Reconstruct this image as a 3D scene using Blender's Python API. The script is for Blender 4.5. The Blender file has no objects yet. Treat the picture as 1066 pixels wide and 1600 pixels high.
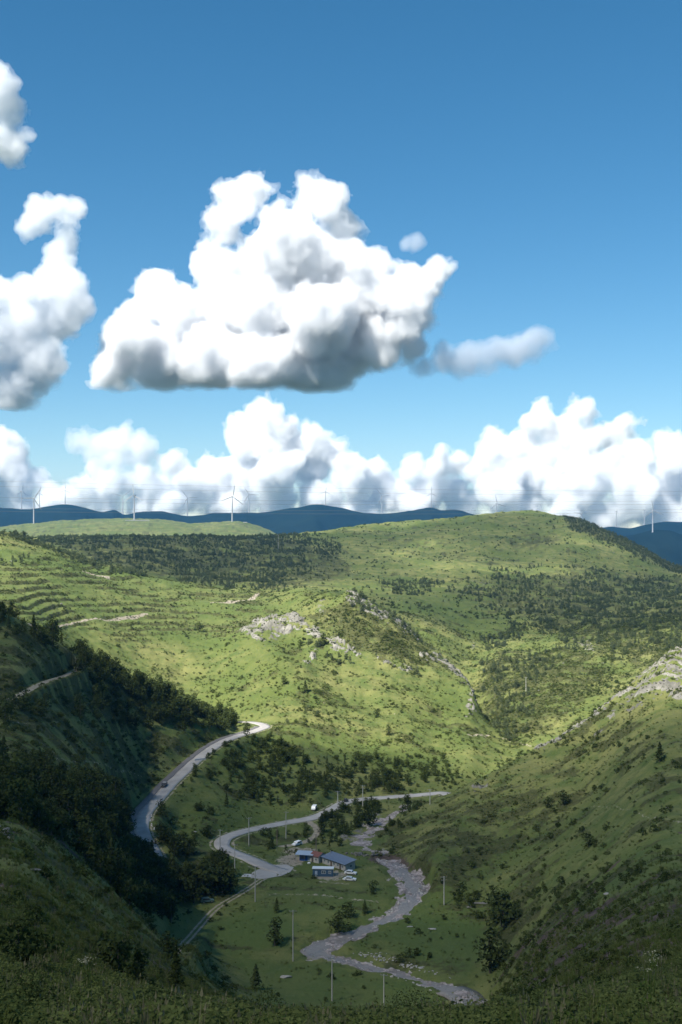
import bpy, bmesh, math, random
import numpy as np
from mathutils import Vector, Matrix, Euler

# ------------------------------------------------------------------ camera, sky, sun, exposure
SC = bpy.context.scene
COL = SC.collection
FPX, PX0, HZ = 1930.0, 533.0, 830.0          # focal length and horizon of the lens, used to survey the place
cam_d = bpy.data.cameras.new('camera')
cam = bpy.data.objects.new('camera', cam_d); COL.objects.link(cam)
cam.location = (0, 0, 0); cam.rotation_euler = (math.radians(90), 0, 0)
cam_d.sensor_fit = 'VERTICAL'; cam_d.sensor_height = 24.0
cam_d.lens = 24.0 * FPX / 1600.0
cam_d.shift_y = (HZ - 800.0) / 1600.0
cam_d.clip_start = 0.5; cam_d.clip_end = 90000
SC.camera = cam

SUN_EL, SUN_AZ = math.radians(49), math.radians(222)   # azimuth clockwise from +Y: left, a little behind the camera
SUN_DIR = Vector((math.sin(SUN_AZ) * math.cos(SUN_EL), math.cos(SUN_AZ) * math.cos(SUN_EL), math.sin(SUN_EL)))
world = bpy.data.worlds.new('World'); SC.world = world; world.use_nodes = True
wn, wl = world.node_tree.nodes, world.node_tree.links
wn.clear()
w_out = wn.new('ShaderNodeOutputWorld'); w_bg = wn.new('ShaderNodeBackground'); w_sky = wn.new('ShaderNodeTexSky')
w_sky.sky_type = 'NISHITA'; w_sky.sun_disc = False
w_sky.sun_elevation = SUN_EL; w_sky.sun_rotation = SUN_AZ
w_sky.altitude = 1800; w_sky.air_density = 1.0; w_sky.dust_density = 0.3; w_sky.ozone_density = 2.0
w_hs = wn.new('ShaderNodeHueSaturation'); w_hs.inputs['Hue'].default_value = 0.488
w_hs.inputs['Saturation'].default_value = 1.30; w_hs.inputs['Value'].default_value = 1.0
w_bg.inputs['Strength'].default_value = 0.0565
wl.new(w_sky.outputs[0], w_hs.inputs['Color']); wl.new(w_hs.outputs[0], w_bg.inputs['Color']); wl.new(w_bg.outputs[0], w_out.inputs[0])

sun_d = bpy.data.lights.new('sun', 'SUN'); sun_d.energy = 5.0; sun_d.angle = math.radians(0.53); sun_d.color = (1.0, 0.955, 0.87)
sun = bpy.data.objects.new('sun', sun_d); COL.objects.link(sun)
sun.rotation_euler = (-SUN_DIR).to_track_quat('-Z', 'Y').to_euler(); sun.location = (0, 0, 3000)

SC.view_settings.view_transform = 'Standard'; SC.view_settings.look = 'None'
SC.view_settings.exposure = 1.2; SC.view_settings.gamma = 1.0; SC.view_settings.use_curve_mapping = False
SC.render.engine = 'CYCLES'
cy = SC.cycles
cy.max_bounces = 24; cy.diffuse_bounces = 2; cy.glossy_bounces = 2; cy.transmission_bounces = 2
cy.volume_bounces = 20; cy.transparent_max_bounces = 8
cy.use_denoising = True
cy.use_adaptive_sampling = True; cy.adaptive_threshold = 0.012
cy.sample_clamp_indirect = 6.0

rng = np.random.default_rng(7)
random.seed(7)

# ------------------------------------------------------------------ noise
def _hash(ix, iy, seed):
    h = (ix.astype(np.int64) * 374761393 + iy.astype(np.int64) * 668265263 + seed * 1442695041) & 0xFFFFFFFF
    h = ((h ^ (h >> 13)) * 1274126177) & 0xFFFFFFFF
    h = ((h ^ (h >> 16)) * 2246822519) & 0xFFFFFFFF
    return h ^ (h >> 15)
def noise2(x, y, seed=0):
    ix, iy = np.floor(x), np.floor(y); fx, fy = x - ix, y - iy
    ix = ix.astype(np.int64); iy = iy.astype(np.int64)
    u = fx * fx * fx * (fx * (fx * 6 - 15) + 10); v = fy * fy * fy * (fy * (fy * 6 - 15) + 10)
    def g(dx, dy):
        a = _hash(ix + dx, iy + dy, seed) * (2 * np.pi / 4294967296.0)
        return np.cos(a) * (fx - dx) + np.sin(a) * (fy - dy)
    a, b, c, d = g(0, 0), g(1, 0), g(0, 1), g(1, 1)
    return 1.5 * ((a + u * (b - a)) * (1 - v) + (c + u * (d - c)) * v)
def fbm2(x, y, oct=4, seed=0, gain=0.5):
    s, a, f = 0, 1.0, 1.0
    for k in range(oct):
        s = s + a * noise2(x * f + 17.3 * k, y * f - 9.1 * k, seed + k); a *= gain; f *= 2.03
    return s
def noise3(p, seed=0):                       # three rotated 2D slices mixed: enough for lumps on rocks and clouds
    x, y, z = p[:, 0], p[:, 1], p[:, 2]
    return (noise2(x + 0.37 * z, y + 0.71 * z, seed) + noise2(y + 0.41 * x, z - 0.33 * x, seed + 11) + noise2(z - 0.29 * y, x + 0.53 * y, seed + 23)) * 0.62
def sstep(a, b, x):
    t = np.clip((x - a) / (b - a), 0, 1); return t * t * (3 - 2 * t)

# ------------------------------------------------------------------ small helpers
def link(o, parent=None):
    COL.objects.link(o)
    if parent is not None: o.parent = parent
    return o
def tag(o, label=None, cat=None, group=None, kind=None):
    if label: o['label'] = label
    if cat: o['category'] = cat
    if group: o['group'] = group
    if kind: o['kind'] = kind
    return o
def empty(name, loc=(0, 0, 0), rz=0.0):
    o = bpy.data.objects.new(name, None); o.location = loc; o.rotation_euler = (0, 0, rz); o.empty_display_size = 0.3
    return link(o)
def mesh_np(name, V, F, smooth=False):
    """V (n,3), F (m,k) with one k for all faces"""
    V = np.asarray(V, np.float32); F = np.asarray(F, np.int32)
    me = bpy.data.meshes.new(name)
    me.vertices.add(len(V)); me.vertices.foreach_set('co', V.ravel())
    k = F.shape[1]
    me.loops.add(F.size); me.loops.foreach_set('vertex_index', F.ravel())
    me.polygons.add(len(F)); me.polygons.foreach_set('loop_start', np.arange(0, F.size, k, dtype=np.int32))
    me.polygons.foreach_set('loop_total', np.full(len(F), k, np.int32))
    if smooth: me.polygons.foreach_set('use_smooth', np.ones(len(F), bool))
    me.update(calc_edges=True)
    return me
def mobj(name, me, mat=None, parent=None):
    if mat is not None and len(me.materials) == 0: me.materials.append(mat)
    return link(bpy.data.objects.new(name, me), parent)
class MB:
    """collects boxes, tubes and quads and links them as ONE mesh object"""
    def __init__(s): s.bm = bmesh.new()
    def box(s, c, size, rz=0.0, rot=None, bevel=0.0):
        m = Matrix.Translation(c) @ (rot if rot is not None else Matrix.Rotation(rz, 4, 'Z')) @ Matrix.Diagonal((size[0], size[1], size[2], 1))
        r = bmesh.ops.create_cube(s.bm, size=1.0, matrix=m)
        if bevel > 0:
            es = list({e for v in r['verts'] for e in v.link_edges})
            bmesh.ops.bevel(s.bm, geom=es, offset=bevel, segments=2, affect='EDGES', profile=0.6)
        return s
    def tube(s, a, b, r1, r2=None, n=8, caps=True):
        a, b = Vector(a), Vector(b); d = b - a
        q = d.to_track_quat('Z', 'Y').to_matrix().to_4x4()
        bmesh.ops.create_cone(s.bm, cap_ends=caps, segments=n, radius1=r1, radius2=r1 if r2 is None else r2, depth=d.length,
                              matrix=Matrix.Translation((a + b) / 2) @ q)
        return s
    def ball(s, c, r, sc=(1, 1, 1), n=10):
        bmesh.ops.create_uvsphere(s.bm, u_segments=n, v_segments=max(5, n // 2), radius=r, matrix=Matrix.Translation(c) @ Matrix.Diagonal((*sc, 1)))
        return s
    def poly(s, pts):
        s.bm.faces.new([s.bm.verts.new(p) for p in pts]); return s
    def prism(s, outline, y0, y1, axis='Y'):
        """extrude an outline (list of (a,b)) along an axis"""
        P = {'Y': lambda a, b, t: (a, t, b), 'X': lambda a, b, t: (t, a, b), 'Z': lambda a, b, t: (a, b, t)}[axis]
        A = [s.bm.verts.new(P(a, b, y0)) for a, b in outline]; B = [s.bm.verts.new(P(a, b, y1)) for a, b in outline]
        n = len(outline)
        s.bm.faces.new(A); s.bm.faces.new(B[::-1])
        for i in range(n): s.bm.faces.new((A[i], B[i], B[(i + 1) % n], A[(i + 1) % n]))
        return s
    def build(s, name, mat, parent=None, smooth=False, loc=None):
        bmesh.ops.recalc_face_normals(s.bm, faces=s.bm.faces[:])
        me = bpy.data.meshes.new(name); s.bm.to_mesh(me); s.bm.free()
        if smooth:
            for p in me.polygons: p.use_smooth = True
        me.materials.append(mat)
        o = bpy.data.objects.new(name, me)
        if loc is not None: o.location = loc
        return link(o, parent)
def copy_tree(o, parent=None):
    c = o.copy(); COL.objects.link(c); c.parent = parent
    for ch in list(o.children): copy_tree(ch, c)
    return c

# ------------------------------------------------------------------ materials
def new_mat(name):
    m = bpy.data.materials.new(name); m.use_nodes = True; m.node_tree.nodes.clear()
    return m, m.node_tree.nodes, m.node_tree.links
def simple(name, col, rough=0.7, metal=0.0, var=0.12, scale=3.0, bump=0.0, col2=None, spec=0.5):
    m, n, l = new_mat(name)
    out = n.new('ShaderNodeOutputMaterial'); b = n.new('ShaderNodeBsdfPrincipled')
    b.inputs['Roughness'].default_value = rough; b.inputs['Metallic'].default_value = metal; b.inputs['Specular IOR Level'].default_value = spec
    tc = n.new('ShaderNodeTexCoord'); nz = n.new('ShaderNodeTexNoise'); nz.inputs['Scale'].default_value = scale; nz.inputs['Detail'].default_value = 6
    mx = n.new('ShaderNodeMix'); mx.data_type = 'RGBA'
    c2 = col2 if col2 else tuple(c * (1 - 2.2 * var) for c in col)
    mx.inputs[6].default_value = (*c2, 1); mx.inputs[7].default_value = (*[min(1, c * (1 + var)) for c in col], 1)
    l.new(tc.outputs['Object'], nz.inputs['Vector']); l.new(nz.outputs['Fac'], mx.inputs[0]); l.new(mx.outputs[2], b.inputs['Base Color'])
    if bump > 0:
        bp = n.new('ShaderNodeBump'); bp.inputs['Strength'].default_value = bump; bp.inputs['Distance'].default_value = 0.1
        l.new(nz.outputs['Fac'], bp.inputs['Height']); l.new(bp.outputs[0], b.inputs['Normal'])
    l.new(b.outputs[0], out.inputs[0])
    return m
def leaf_mat(name, dark, light, trans=0.25):
    m, n, l = new_mat(name)
    out = n.new('ShaderNodeOutputMaterial')
    oi = n.new('ShaderNodeObjectInfo'); geo = n.new('ShaderNodeNewGeometry'); 
    add = n.new('ShaderNodeMath'); add.operation = 'MULTIPLY_ADD'; add.inputs[1].default_value = 0.42
    mul = n.new('ShaderNodeMath'); mul.operation = 'MULTIPLY'; mul.inputs[1].default_value = 0.58
    l.new(geo.outputs['Random Per Island'], add.inputs[0]); l.new(oi.outputs['Random'], mul.inputs[0]); l.new(mul.outputs[0], add.inputs[2])
    mx = n.new('ShaderNodeMix'); mx.data_type = 'RGBA'; mx.inputs[6].default_value = (*dark, 1); mx.inputs[7].default_value = (*light, 1)
    l.new(add.outputs[0], mx.inputs[0])
    d = n.new('ShaderNodeBsdfDiffuse'); t = n.new('ShaderNodeBsdfTranslucent'); ms = n.new('ShaderNodeMixShader'); ms.inputs[0].default_value = trans
    l.new(mx.outputs[2], d.inputs[0]); l.new(mx.outputs[2], t.inputs[0]); l.new(d.outputs[0], ms.inputs[1]); l.new(t.outputs[0], ms.inputs[2])
    l.new(ms.outputs[0], out.inputs[0])
    return m
# ------------------------------------------------------------------ the land: surveyed ridge, valley and slope lines (bearing px, slope row, distance m)
def G(s):
    out = []
    for t in s.split(';'):
        a, b = t.split(':'); r, d = b.split('@'); out.append((float(a), float(r), float(d)))
    return out
GUIDES = [G(s) for s in [
 "0:1700@3;1066:1700@3",
 "0:1650@22;300:1660@22;533:1665@24;800:1660@22;1066:1650@22",
 "0:1590@36;150:1595@40;300:1600@44;420:1608@52;550:1610@54;680:1608@50;750:1604@46;820:1598@43;900:1592@41;1066:1588@39",
 "0:1450@90;150:1510@100;300:1560@118;420:1590@150;550:1594@170;680:1592@170;750:1590@160;820:1577@112;900:1555@92;1066:1490@105",
 "0:1303@190;150:1395@200;230:1450@230;300:1500@270;420:1582@285;550:1590@305;680:1582@318;750:1574@322;820:1525@240;900:1490@190;1066:1400@200",
 "0:1285@225;150:1360@260;230:1430@330;300:1470@365;420:1540@340;550:1533@343;680:1530@345;750:1530@345;820:1470@340;900:1425@300;1066:1330@295",
 "0:1205@320;150:1290@345;230:1370@410;300:1420@408;420:1450@389;550:1442@394;680:1440@396;750:1450@389;820:1400@395;900:1350@380;1066:1250@375",
 "0:1130@400;150:1215@430;230:1285@480;300:1350@455;420:1370@446;550:1350@462;640:1372@445;680:1360@437;750:1340@452;820:1310@460;900:1260@470;1066:1160@460",
 "0:1030@475;150:1120@520;230:1225@540;300:1240@535;420:1285@527;550:1305@507;600:1320@492;640:1310@492;680:1288@497;750:1253@507;820:1220@520;900:1180@535;1066:1080@545",
 "0:957@530;60:983@550;100:1008@568;150:1040@590;250:1083@635;300:1110@660;345:1126@668;370:1131@671;420:1134@664;480:1185@615;550:1262@560;600:1299@510;640:1272@525;700:1242@541;800:1192@562;880:1152@580;930:1117@590;980:1078@600;1066:1013@620",
 "0:1010@650;150:1075@680;300:1130@720;345:1132@700;420:1121@684;480:1170@628;550:1250@575;600:1265@557;640:1263@557;700:1252@574;800:1200@655;880:1165@700;980:1110@760;1066:1060@800",
 "0:945@760;150:1020@790;300:1075@785;420:1085@730;550:1190@630;640:1212@622;700:1215@625;735:1190@655;755:1165@700;800:1170@715;880:1140@740;980:1085@800;1066:1040@840",
 "0:905@900;150:958@890;300:998@890;420:1010@830;490:1040@795;550:1080@765;640:1105@745;700:1122@742;735:1120@752;755:1142@745;800:1160@738;880:1128@758;980:1070@835;1066:1030@870",
 "0:834@1150;75:852@1150;150:880@1150;225:899@1145;300:913@1150;360:920@1140;430:926@1120;480:924@1010;545:931@935;600:956@925;640:986@912;690:1031@870;735:1068@820;755:1122@770;800:1150@750;880:1120@775;980:1060@860;1066:1020@900",
 "0:870@1300;150:897@1250;300:925@1230;430:933@1190;480:940@1100;545:955@1020;600:976@1010;640:1002@1000;690:1052@930;735:1105@880;755:1138@800;800:1135@772;880:1095@812;980:1050@890;1066:1010@940",
 "0:862@1450;150:880@1400;300:907@1350;430:916@1300;545:936@1180;600:947@1180;640:957@1150;690:987@1100;735:1022@1050;800:1060@920;880:1030@960;980:1000@1020;1066:980@1050",
 "0:854@1600;150:864@1550;300:886@1500;430:895@1450;545:919@1330;640:927@1330;735:934@1350;800:958@1250;880:972@1180;980:958@1250;1066:948@1250",
 "0:848@1700;150:851@1680;300:858@1680;430:862@1700;545:872@1700;640:868@1750;735:865@1750;800:870@1750;880:882@1700;980:905@1650;1066:920@1600",
 "0:840@1850;150:840@1850;300:840@1850;380:840@1900;430:838@2000;480:831@2080;560:823@2150;650:813@2200;740:806@2200;790:800@2200;825:799@2200;870:806@2150;890:810@2100;950:832@2050;1010:860@2000;1066:887@1950",
 "0:852@2300;150:850@2300;300:850@2300;430:856@2300;560:870@2600;740:870@2600;825:870@2600;950:890@2500;1066:930@2300",
 "0:823@3900;50:818@4000;120:812@4000;200:810@4050;260:812@4000;300:818@3950;330:817@3950;362:814@4000;390:818@4000;430:833@3900;470:850@3800;560:875@3800;825:890@3800;1066:950@3800",
 "0:870@4700;300:870@4700;430:880@4600;825:910@4600;1066:960@4600",
]]
def pchip(xk, yk, x):
    h = np.diff(xk); dl = np.diff(yk) / h
    m = np.zeros_like(yk)
    if len(xk) > 2:
        w1 = 2 * h[1:] + h[:-1]; w2 = h[1:] + 2 * h[:-1]
        ok = dl[:-1] * dl[1:] > 0
        with np.errstate(divide='ignore', invalid='ignore'):
            hm = (w1 + w2) / (w1 / dl[:-1] + w2 / dl[1:])
        m[1:-1] = np.where(ok, hm, 0)
    m[0], m[-1] = dl[0], dl[-1]
    x = np.clip(x, xk[0], xk[-1])
    i = np.clip(np.searchsorted(xk, x, side='right') - 1, 0, len(xk) - 2)
    t = (x - xk[i]) / h[i]; t2, t3 = t * t, t * t * t
    return (2 * t3 - 3 * t2 + 1) * yk[i] + (t3 - 2 * t2 + t) * h[i] * m[i] + (-2 * t3 + 3 * t2) * yk[i + 1] + (t3 - t2) * h[i] * m[i + 1]

PXS = np.concatenate([np.arange(-700, -70, 18.0), np.arange(-70, 1137, 1.65), np.arange(1140, 1780, 18.0)])
def seg(a, b, n): return np.exp(np.linspace(math.log(a), math.log(b), n, endpoint=False))
DEP = np.concatenate([seg(3, 22, 14), seg(22, 120, 95), seg(120, 320, 130), seg(320, 720, 235), seg(720, 1250, 150), seg(1250, 2350, 105), seg(2350, 4700, 36), [4700]])
LV = np.log(DEP)
NU, NV = len(PXS), len(DEP)
gr = np.zeros((len(GUIDES), NU)); gd = np.zeros((len(GUIDES), NU))
for k, g in enumerate(GUIDES):
    a = np.array(g); xs = np.concatenate([[-900], a[:, 0], [2000]]); rr = np.concatenate([[a[0, 1]], a[:, 1], [a[-1, 1]]]); dd = np.concatenate([[a[0, 2]], a[:, 2], [a[-1, 2]]])
    gr[k] = pchip(xs, rr, PXS); gd[k] = pchip(xs, np.log(dd), PXS)
ROWS = np.zeros((NV, NU))
for j in range(NU):
    lk = np.maximum.accumulate(gd[:, j] + np.arange(len(GUIDES)) * 1e-4)
    ROWS[:, j] = pchip(lk, gr[:, j], LV)
YY = np.repeat(DEP[:, None], NU, 1)
XX = (PXS[None, :] - PX0) / FPX * YY
ZZ = (HZ - ROWS) / FPX * YY
def blur(a, s, axis):
    r = int(3 * s); k = np.exp(-0.5 * (np.arange(-r, r + 1) / s) ** 2); k /= k.sum()
    p = np.pad(a, [(r, r) if i == axis else (0, 0) for i in range(2)], mode='edge')
    out = np.zeros_like(a)
    for i, w in enumerate(k): out += w * np.take(p, np.arange(i, i + a.shape[axis]), axis=axis)
    return out
ZZ = blur(ZZ, 5.0, 1)
def rows_of(Z): return HZ - Z / YY * FPX
def vis_of(R, tol=0.0):
    m = np.minimum.accumulate(R, 0); m = np.vstack([np.full((1, NU), 1e9), m[:-1]])
    return R <= m + tol
def hit(px, py, Z=None, dmin=0, dmax=1e9):
    """first point of the land along a bearing and slope"""
    Zs = ZZ if Z is None else Z
    j = np.interp(px, PXS, np.arange(NU)); j0 = int(min(j, NU - 2)); f = j - j0
    z = Zs[:, j0] * (1 - f) + Zs[:, j0 + 1] * f
    r = HZ - z / DEP * FPX
    ok = np.where((r <= py) & (DEP >= dmin) & (DEP <= dmax))[0]
    i = ok[0] if len(ok) else np.argmin(np.abs(r - py) + 1e6 * (DEP < dmin) + 1e6 * (DEP > dmax))
    if i > 0 and r[i - 1] > py and r[i] <= py:
        t = (r[i - 1] - py) / (r[i - 1] - r[i] + 1e-9); y = DEP[i - 1] + t * (DEP[i] - DEP[i - 1])
    else: y = DEP[i]
    return np.array([(px - PX0) / FPX * y, y, np.interp(y, DEP, z)])
def ground(X, Y, Z=None):
    Zs = ZZ if Z is None else Z
    X = np.atleast_1d(np.asarray(X, float)); Y = np.atleast_1d(np.asarray(Y, float))
    pj = np.interp(X / Y * FPX + PX0, PXS, np.arange(NU)); vi = np.interp(np.log(Y), LV, np.arange(NV))
    j = np.clip(pj.astype(int), 0, NU - 2); i = np.clip(vi.astype(int), 0, NV - 2); a = pj - j; b = vi - i
    return (Zs[i, j] * (1 - a) + Zs[i, j + 1] * a) * (1 - b) + (Zs[i + 1, j] * (1 - a) + Zs[i + 1, j + 1] * a) * b
def gz(x, y): return float(ground(x, y)[0])

def path(pts, step=1.5, zs=10.0, ps=4.0):
    """pts (px,row[,dmin]) -> smooth centre line on the land, heights smoothed along it"""
    P = np.array([hit(p[0], p[1], None, p[2] if len(p) > 2 else 0) for p in pts])
    d = np.concatenate([[0], np.cumsum(np.linalg.norm(np.diff(P[:, :2], axis=0), axis=1))])
    s = np.arange(0, d[-1], step)
    X, Y = pchip(d, P[:, 0], s), pchip(d, P[:, 1], s)
    def sm(a, sg):
        r = int(3 * sg); k = np.exp(-0.5 * (np.arange(-r, r + 1) / sg) ** 2); k /= k.sum()
        return np.convolve(np.concatenate([2 * a[0] - a[r:0:-1], a, 2 * a[-1] - a[-2:-r - 2:-1]]), k, 'valid') if len(a) > r + 2 else a
    X, Y = sm(X, ps / step), sm(Y, ps / step)
    Zp = sm(ground(X, Y), zs / step)
    return np.stack([X, Y, Zp], 1)
def path_dist(P, reach):
    """per land vertex: distance to the path and its height there (inf outside reach)"""
    D = np.full((NV, NU), 1e9); H = np.zeros((NV, NU)); T = np.zeros((NV, NU))
    idx = np.where((XX > P[:, 0].min() - reach) & (XX < P[:, 0].max() + reach) & (YY > P[:, 1].min() - reach) & (YY < P[:, 1].max() + reach))
    x, y = XX[idx], YY[idx]; best = np.full(len(x), 1e9); h = np.zeros(len(x)); tt = np.zeros(len(x))
    for i in range(len(P) - 1):
        a, b = P[i], P[i + 1]; ex, ey = b[0] - a[0], b[1] - a[1]; L2 = ex * ex + ey * ey + 1e-9
        near = np.where((np.abs(x - a[0]) < reach + 3) & (np.abs(y - a[1]) < reach + 3))[0]
        t = np.clip(((x[near] - a[0]) * ex + (y[near] - a[1]) * ey) / L2, 0, 1)
        dd = np.hypot(x[near] - a[0] - t * ex, y[near] - a[1] - t * ey)
        m = dd < best[near]; q = near[m]
        best[q] = dd[m]; h[q] = a[2] + t[m] * (b[2] - a[2]); tt[q] = i + t[m]
    D[idx] = best; H[idx] = h; T[idx] = tt
    return D, H, T

R0 = rows_of(ZZ); PXG = np.repeat(PXS[None, :], NV, 0)
# --- routes
ROAD_UP = path([(372, 1128, 676), (388, 1127, 668), (404, 1129), (414, 1134), (402, 1141), (372, 1149), (336, 1164), (306, 1186), (284, 1206), (258, 1234), (233, 1261), (219, 1279), (219, 1297), (228, 1315), (240, 1340)], zs=14)
ROAD_LOW = path([(745, 1236, 560), (720, 1237, 560), (690, 1240, 560), (640, 1243, 560), (590, 1246), (548, 1252), (518, 1264), (492, 1277), (450, 1286), (410, 1294), (372, 1300), (349, 1308), (344, 1316), (354, 1327), (380, 1339), (405, 1350), (428, 1359), (445, 1362)], zs=14)
TRACK = path([(428, 1364), (410, 1373), (390, 1387), (362, 1404), (338, 1419), (320, 1438), (302, 1459), (284, 1477), (270, 1490)], zs=8)
TRACK_B = path([(478, 1282), (492, 1290), (498, 1300), (488, 1310), (468, 1319), (440, 1322)], zs=8)
PATH_LEFT = path([(-60, 1128), (0, 1101), (40, 1081), (88, 1060), (127, 1043), (120, 1031), (104, 1020), (86, 1004), (72, 993), (66, 984)], zs=8)
STREAM = path([(610, 1346), (618, 1353), (630, 1362), (646, 1382), (646, 1402), (622, 1424), (585, 1441), (552, 1456), (520, 1468), (490, 1477), (478, 1483), (496, 1489), (535, 1497), (580, 1508), (628, 1519), (676, 1533), (710, 1549), (732, 1568), (748, 1592, 300), (765, 1620, 290)], zs=20, ps=5)
UPSTREAM = path([(640, 1262, 545), (615, 1272, 535), (596, 1284, 520), (575, 1300, 505), (560, 1316), (585, 1330)], zs=14)

# --- relief
lum = np.clip(YY / 400, 0.12, 3.0)
far_w = sstep(30, 140, YY)
valley = np.exp(-((ZZ + 124) / 7.0) ** 2) * (YY > 250) * (YY < 700)         # flat valley floor
calm = (1 - 0.8 * valley) * (1 - .6 * sstep(-20, 60, 320 - (XX * 0 + PXG)) * (YY > 300) * (YY < 690))
N1 = fbm2(XX / 90, YY / 90, 3, 1); N2 = fbm2(XX / 24, YY / 24, 3, 5); N3 = fbm2(XX / 6.5, YY / 6.5, 3, 9); N4 = fbm2(XX / 1.8, YY / 1.8, 2, 13)
Z1 = ZZ + calm * far_w * (N1 * 2.0 * np.clip(YY / 700, .3, 1.6) + N2 * 1.5 * np.clip(YY / 600, .5, 1.3) + N3 * 0.55) + N4 * 0.10 * (YY < 700)
# --- areas of the land, by bearing, slope row and distance
def E(px, py, rx, ry, rot=0, d0=0, d1=1e9, p=2):
    c, s = math.cos(math.radians(rot)), math.sin(math.radians(rot))
    a, b = PXG - px, R0 - py
    return np.exp(-(np.abs((a * c + b * s) / rx) ** p + np.abs((-a * s + b * c) / ry) ** p)) * ((YY > d0) & (YY < d1))
def Lm(pts, w, d0=0, d1=1e9):
    best = np.full((NV, NU), 1e9)
    for (ax, ay), (bx, by) in zip(pts[:-1], pts[1:]):
        ex, ey = bx - ax, by - ay
        t = np.clip(((PXG - ax) * ex + (R0 - ay) * ey) / (ex * ex + ey * ey), 0, 1)
        best = np.minimum(best, np.hypot(PXG - ax - t * ex, R0 - ay - t * ey))
    return np.exp(-(best / w) ** 2) * ((YY > d0) & (YY < d1))
def Pg(pts, soft=6.0, d0=0, d1=1e9):
    ins = np.zeros((NV, NU), bool); best = np.full((NV, NU), 1e9)
    n = len(pts)
    for i in range(n):
        (ax, ay), (bx, by) = pts[i], pts[(i + 1) % n]
        cond = ((ay > R0) != (by > R0))
        with np.errstate(divide='ignore', invalid='ignore'): xi = (bx - ax) * (R0 - ay) / (by - ay if by != ay else 1e-9) + ax
        ins ^= cond & (PXG < xi)
        ex, ey = bx - ax, by - ay
        t = np.clip(((PXG - ax) * ex + (R0 - ay) * ey) / (ex * ex + ey * ey + 1e-9), 0, 1)
        best = np.minimum(best, np.hypot(PXG - ax - t * ex, R0 - ay - t * ey))
    sd = np.where(ins, best, -best)
    return sstep(-soft, soft, sd) * ((YY > d0) & (YY < d1))
mx = np.maximum
rock = mx.reduce([
    Pg([(372, 985), (415, 965), (462, 962), (490, 985), (545, 1012), (560, 1030), (520, 1020), (470, 990), (440, 1000), (400, 1010)], 8, 740, 960),
    Lm([(490, 985), (530, 1003), (560, 1025)], 7, 740, 960), Lm([(478, 1040), (492, 1025)], 7, 740, 960),
    Lm([(545, 932), (590, 958), (625, 975), (650, 990)], 9, 800, 960), Lm([(505, 940), (500, 952), (520, 975)], 6, 800, 960) * .55,
    Lm([(660, 1020), (690, 1032), (715, 1050), (735, 1068)], 7, 780, 930), Lm([(733, 1065), (742, 1085), (738, 1112)], 11, 740, 870), Lm([(590, 1030), (620, 1040), (640, 1048)], 6, 740, 900),
    Pg([(1080, 985), (1080, 1105), (1040, 1085), (985, 1122), (958, 1108), (985, 1070), (1030, 1025)], 8, 440, 640) * .85,
    Lm([(985, 1075), (940, 1108), (900, 1135), (872, 1155), (838, 1172)], 9, 500, 600), Lm([(962, 1115), (930, 1150)], 5, 450, 600) * .8,
    E(650, 1412, 25, 8, 0, 380, 460) * 0, E(748, 1412, 22, 8, -20, 360, 450), Lm([(760, 1222), (740, 1232)], 5, 500, 560),
    E(920, 1010, 22, 10, 30, 900, 1300) * .8, E(740, 1008, 10, 14, 0, 900, 1200) * .6, E(750, 912, 22, 8, 0, 1200, 1700) * .5, E(890, 925, 10, 14, 0, 1100, 1600) * .5, E(940, 860, 22, 10, 0, 1500, 2100) * .5,
    Lm([(0, 1302), (12, 1310)], 4, 150, 260), E(275, 1108, 16, 12, 0, 560, 680), E(165, 1120, 20, 12, 0, 500, 620) * .5,
    Lm([(590, 1275), (560, 1300), (540, 1310)], 13, 480, 560) * .7, E(655, 835, 10, 4, 0, 1500, 2200) * .5])
heath = mx.reduce([
    Pg([(480, 965), (545, 935), (640, 985), (735, 1065), (690, 1045), (600, 1035), (540, 1005)], 10, 740, 960) * .95,
    E(640, 850, 60, 8, 10, 1500, 2200) * .55, E(835, 845, 70, 22, 0, 1500, 2200) * .7, E(700, 880, 120, 18, 8, 1300, 2000) * .35, Pg([(690, 925), (760, 900), (900, 885), (1080, 895), (1080, 1020), (1000, 1050), (900, 1010), (800, 960)], 20, 900, 1750) * .75,
    Pg([(740, 1060), (800, 980), (900, 1010), (960, 1050), (880, 1130), (790, 1165), (755, 1120)], 15, 740, 1010) * .8,
    Pg([(560, 1300), (700, 1250), (790, 1215), (900, 1240), (880, 1300), (760, 1370), (700, 1420), (620, 1360)], 18, 380, 570) * .65,
    Pg([(640, 1400), (760, 1460), (790, 1540), (900, 1560), (1080, 1560), (1080, 1370), (960, 1420), (860, 1400)], 30, 60, 420) * .75,
    E(930, 1310, 90, 30, 10, 300, 480) * .45, E(90, 1450, 130, 45, 30, 60, 240) * .5, Pg([(-80, 960), (60, 985), (150, 1040), (300, 1110), (370, 1132), (300, 1190), (210, 1230), (0, 1190), (-80, 1180)], 25, 330, 690) * .55,
    Pg([(-80, 1180), (200, 1230), (360, 1340), (350, 1400), (260, 1440), (120, 1330), (-80, 1290)], 20, 215, 520) * .7,
    Pg([(60, 845), (200, 833), (450, 838), (530, 862), (560, 900), (440, 925), (300, 912), (150, 880)], 12, 1230, 2050) * .8,
    Pg([(880, 805), (960, 825), (1080, 885), (1080, 905), (960, 850), (890, 830)], 8, 1700, 2250) * .9])
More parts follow.
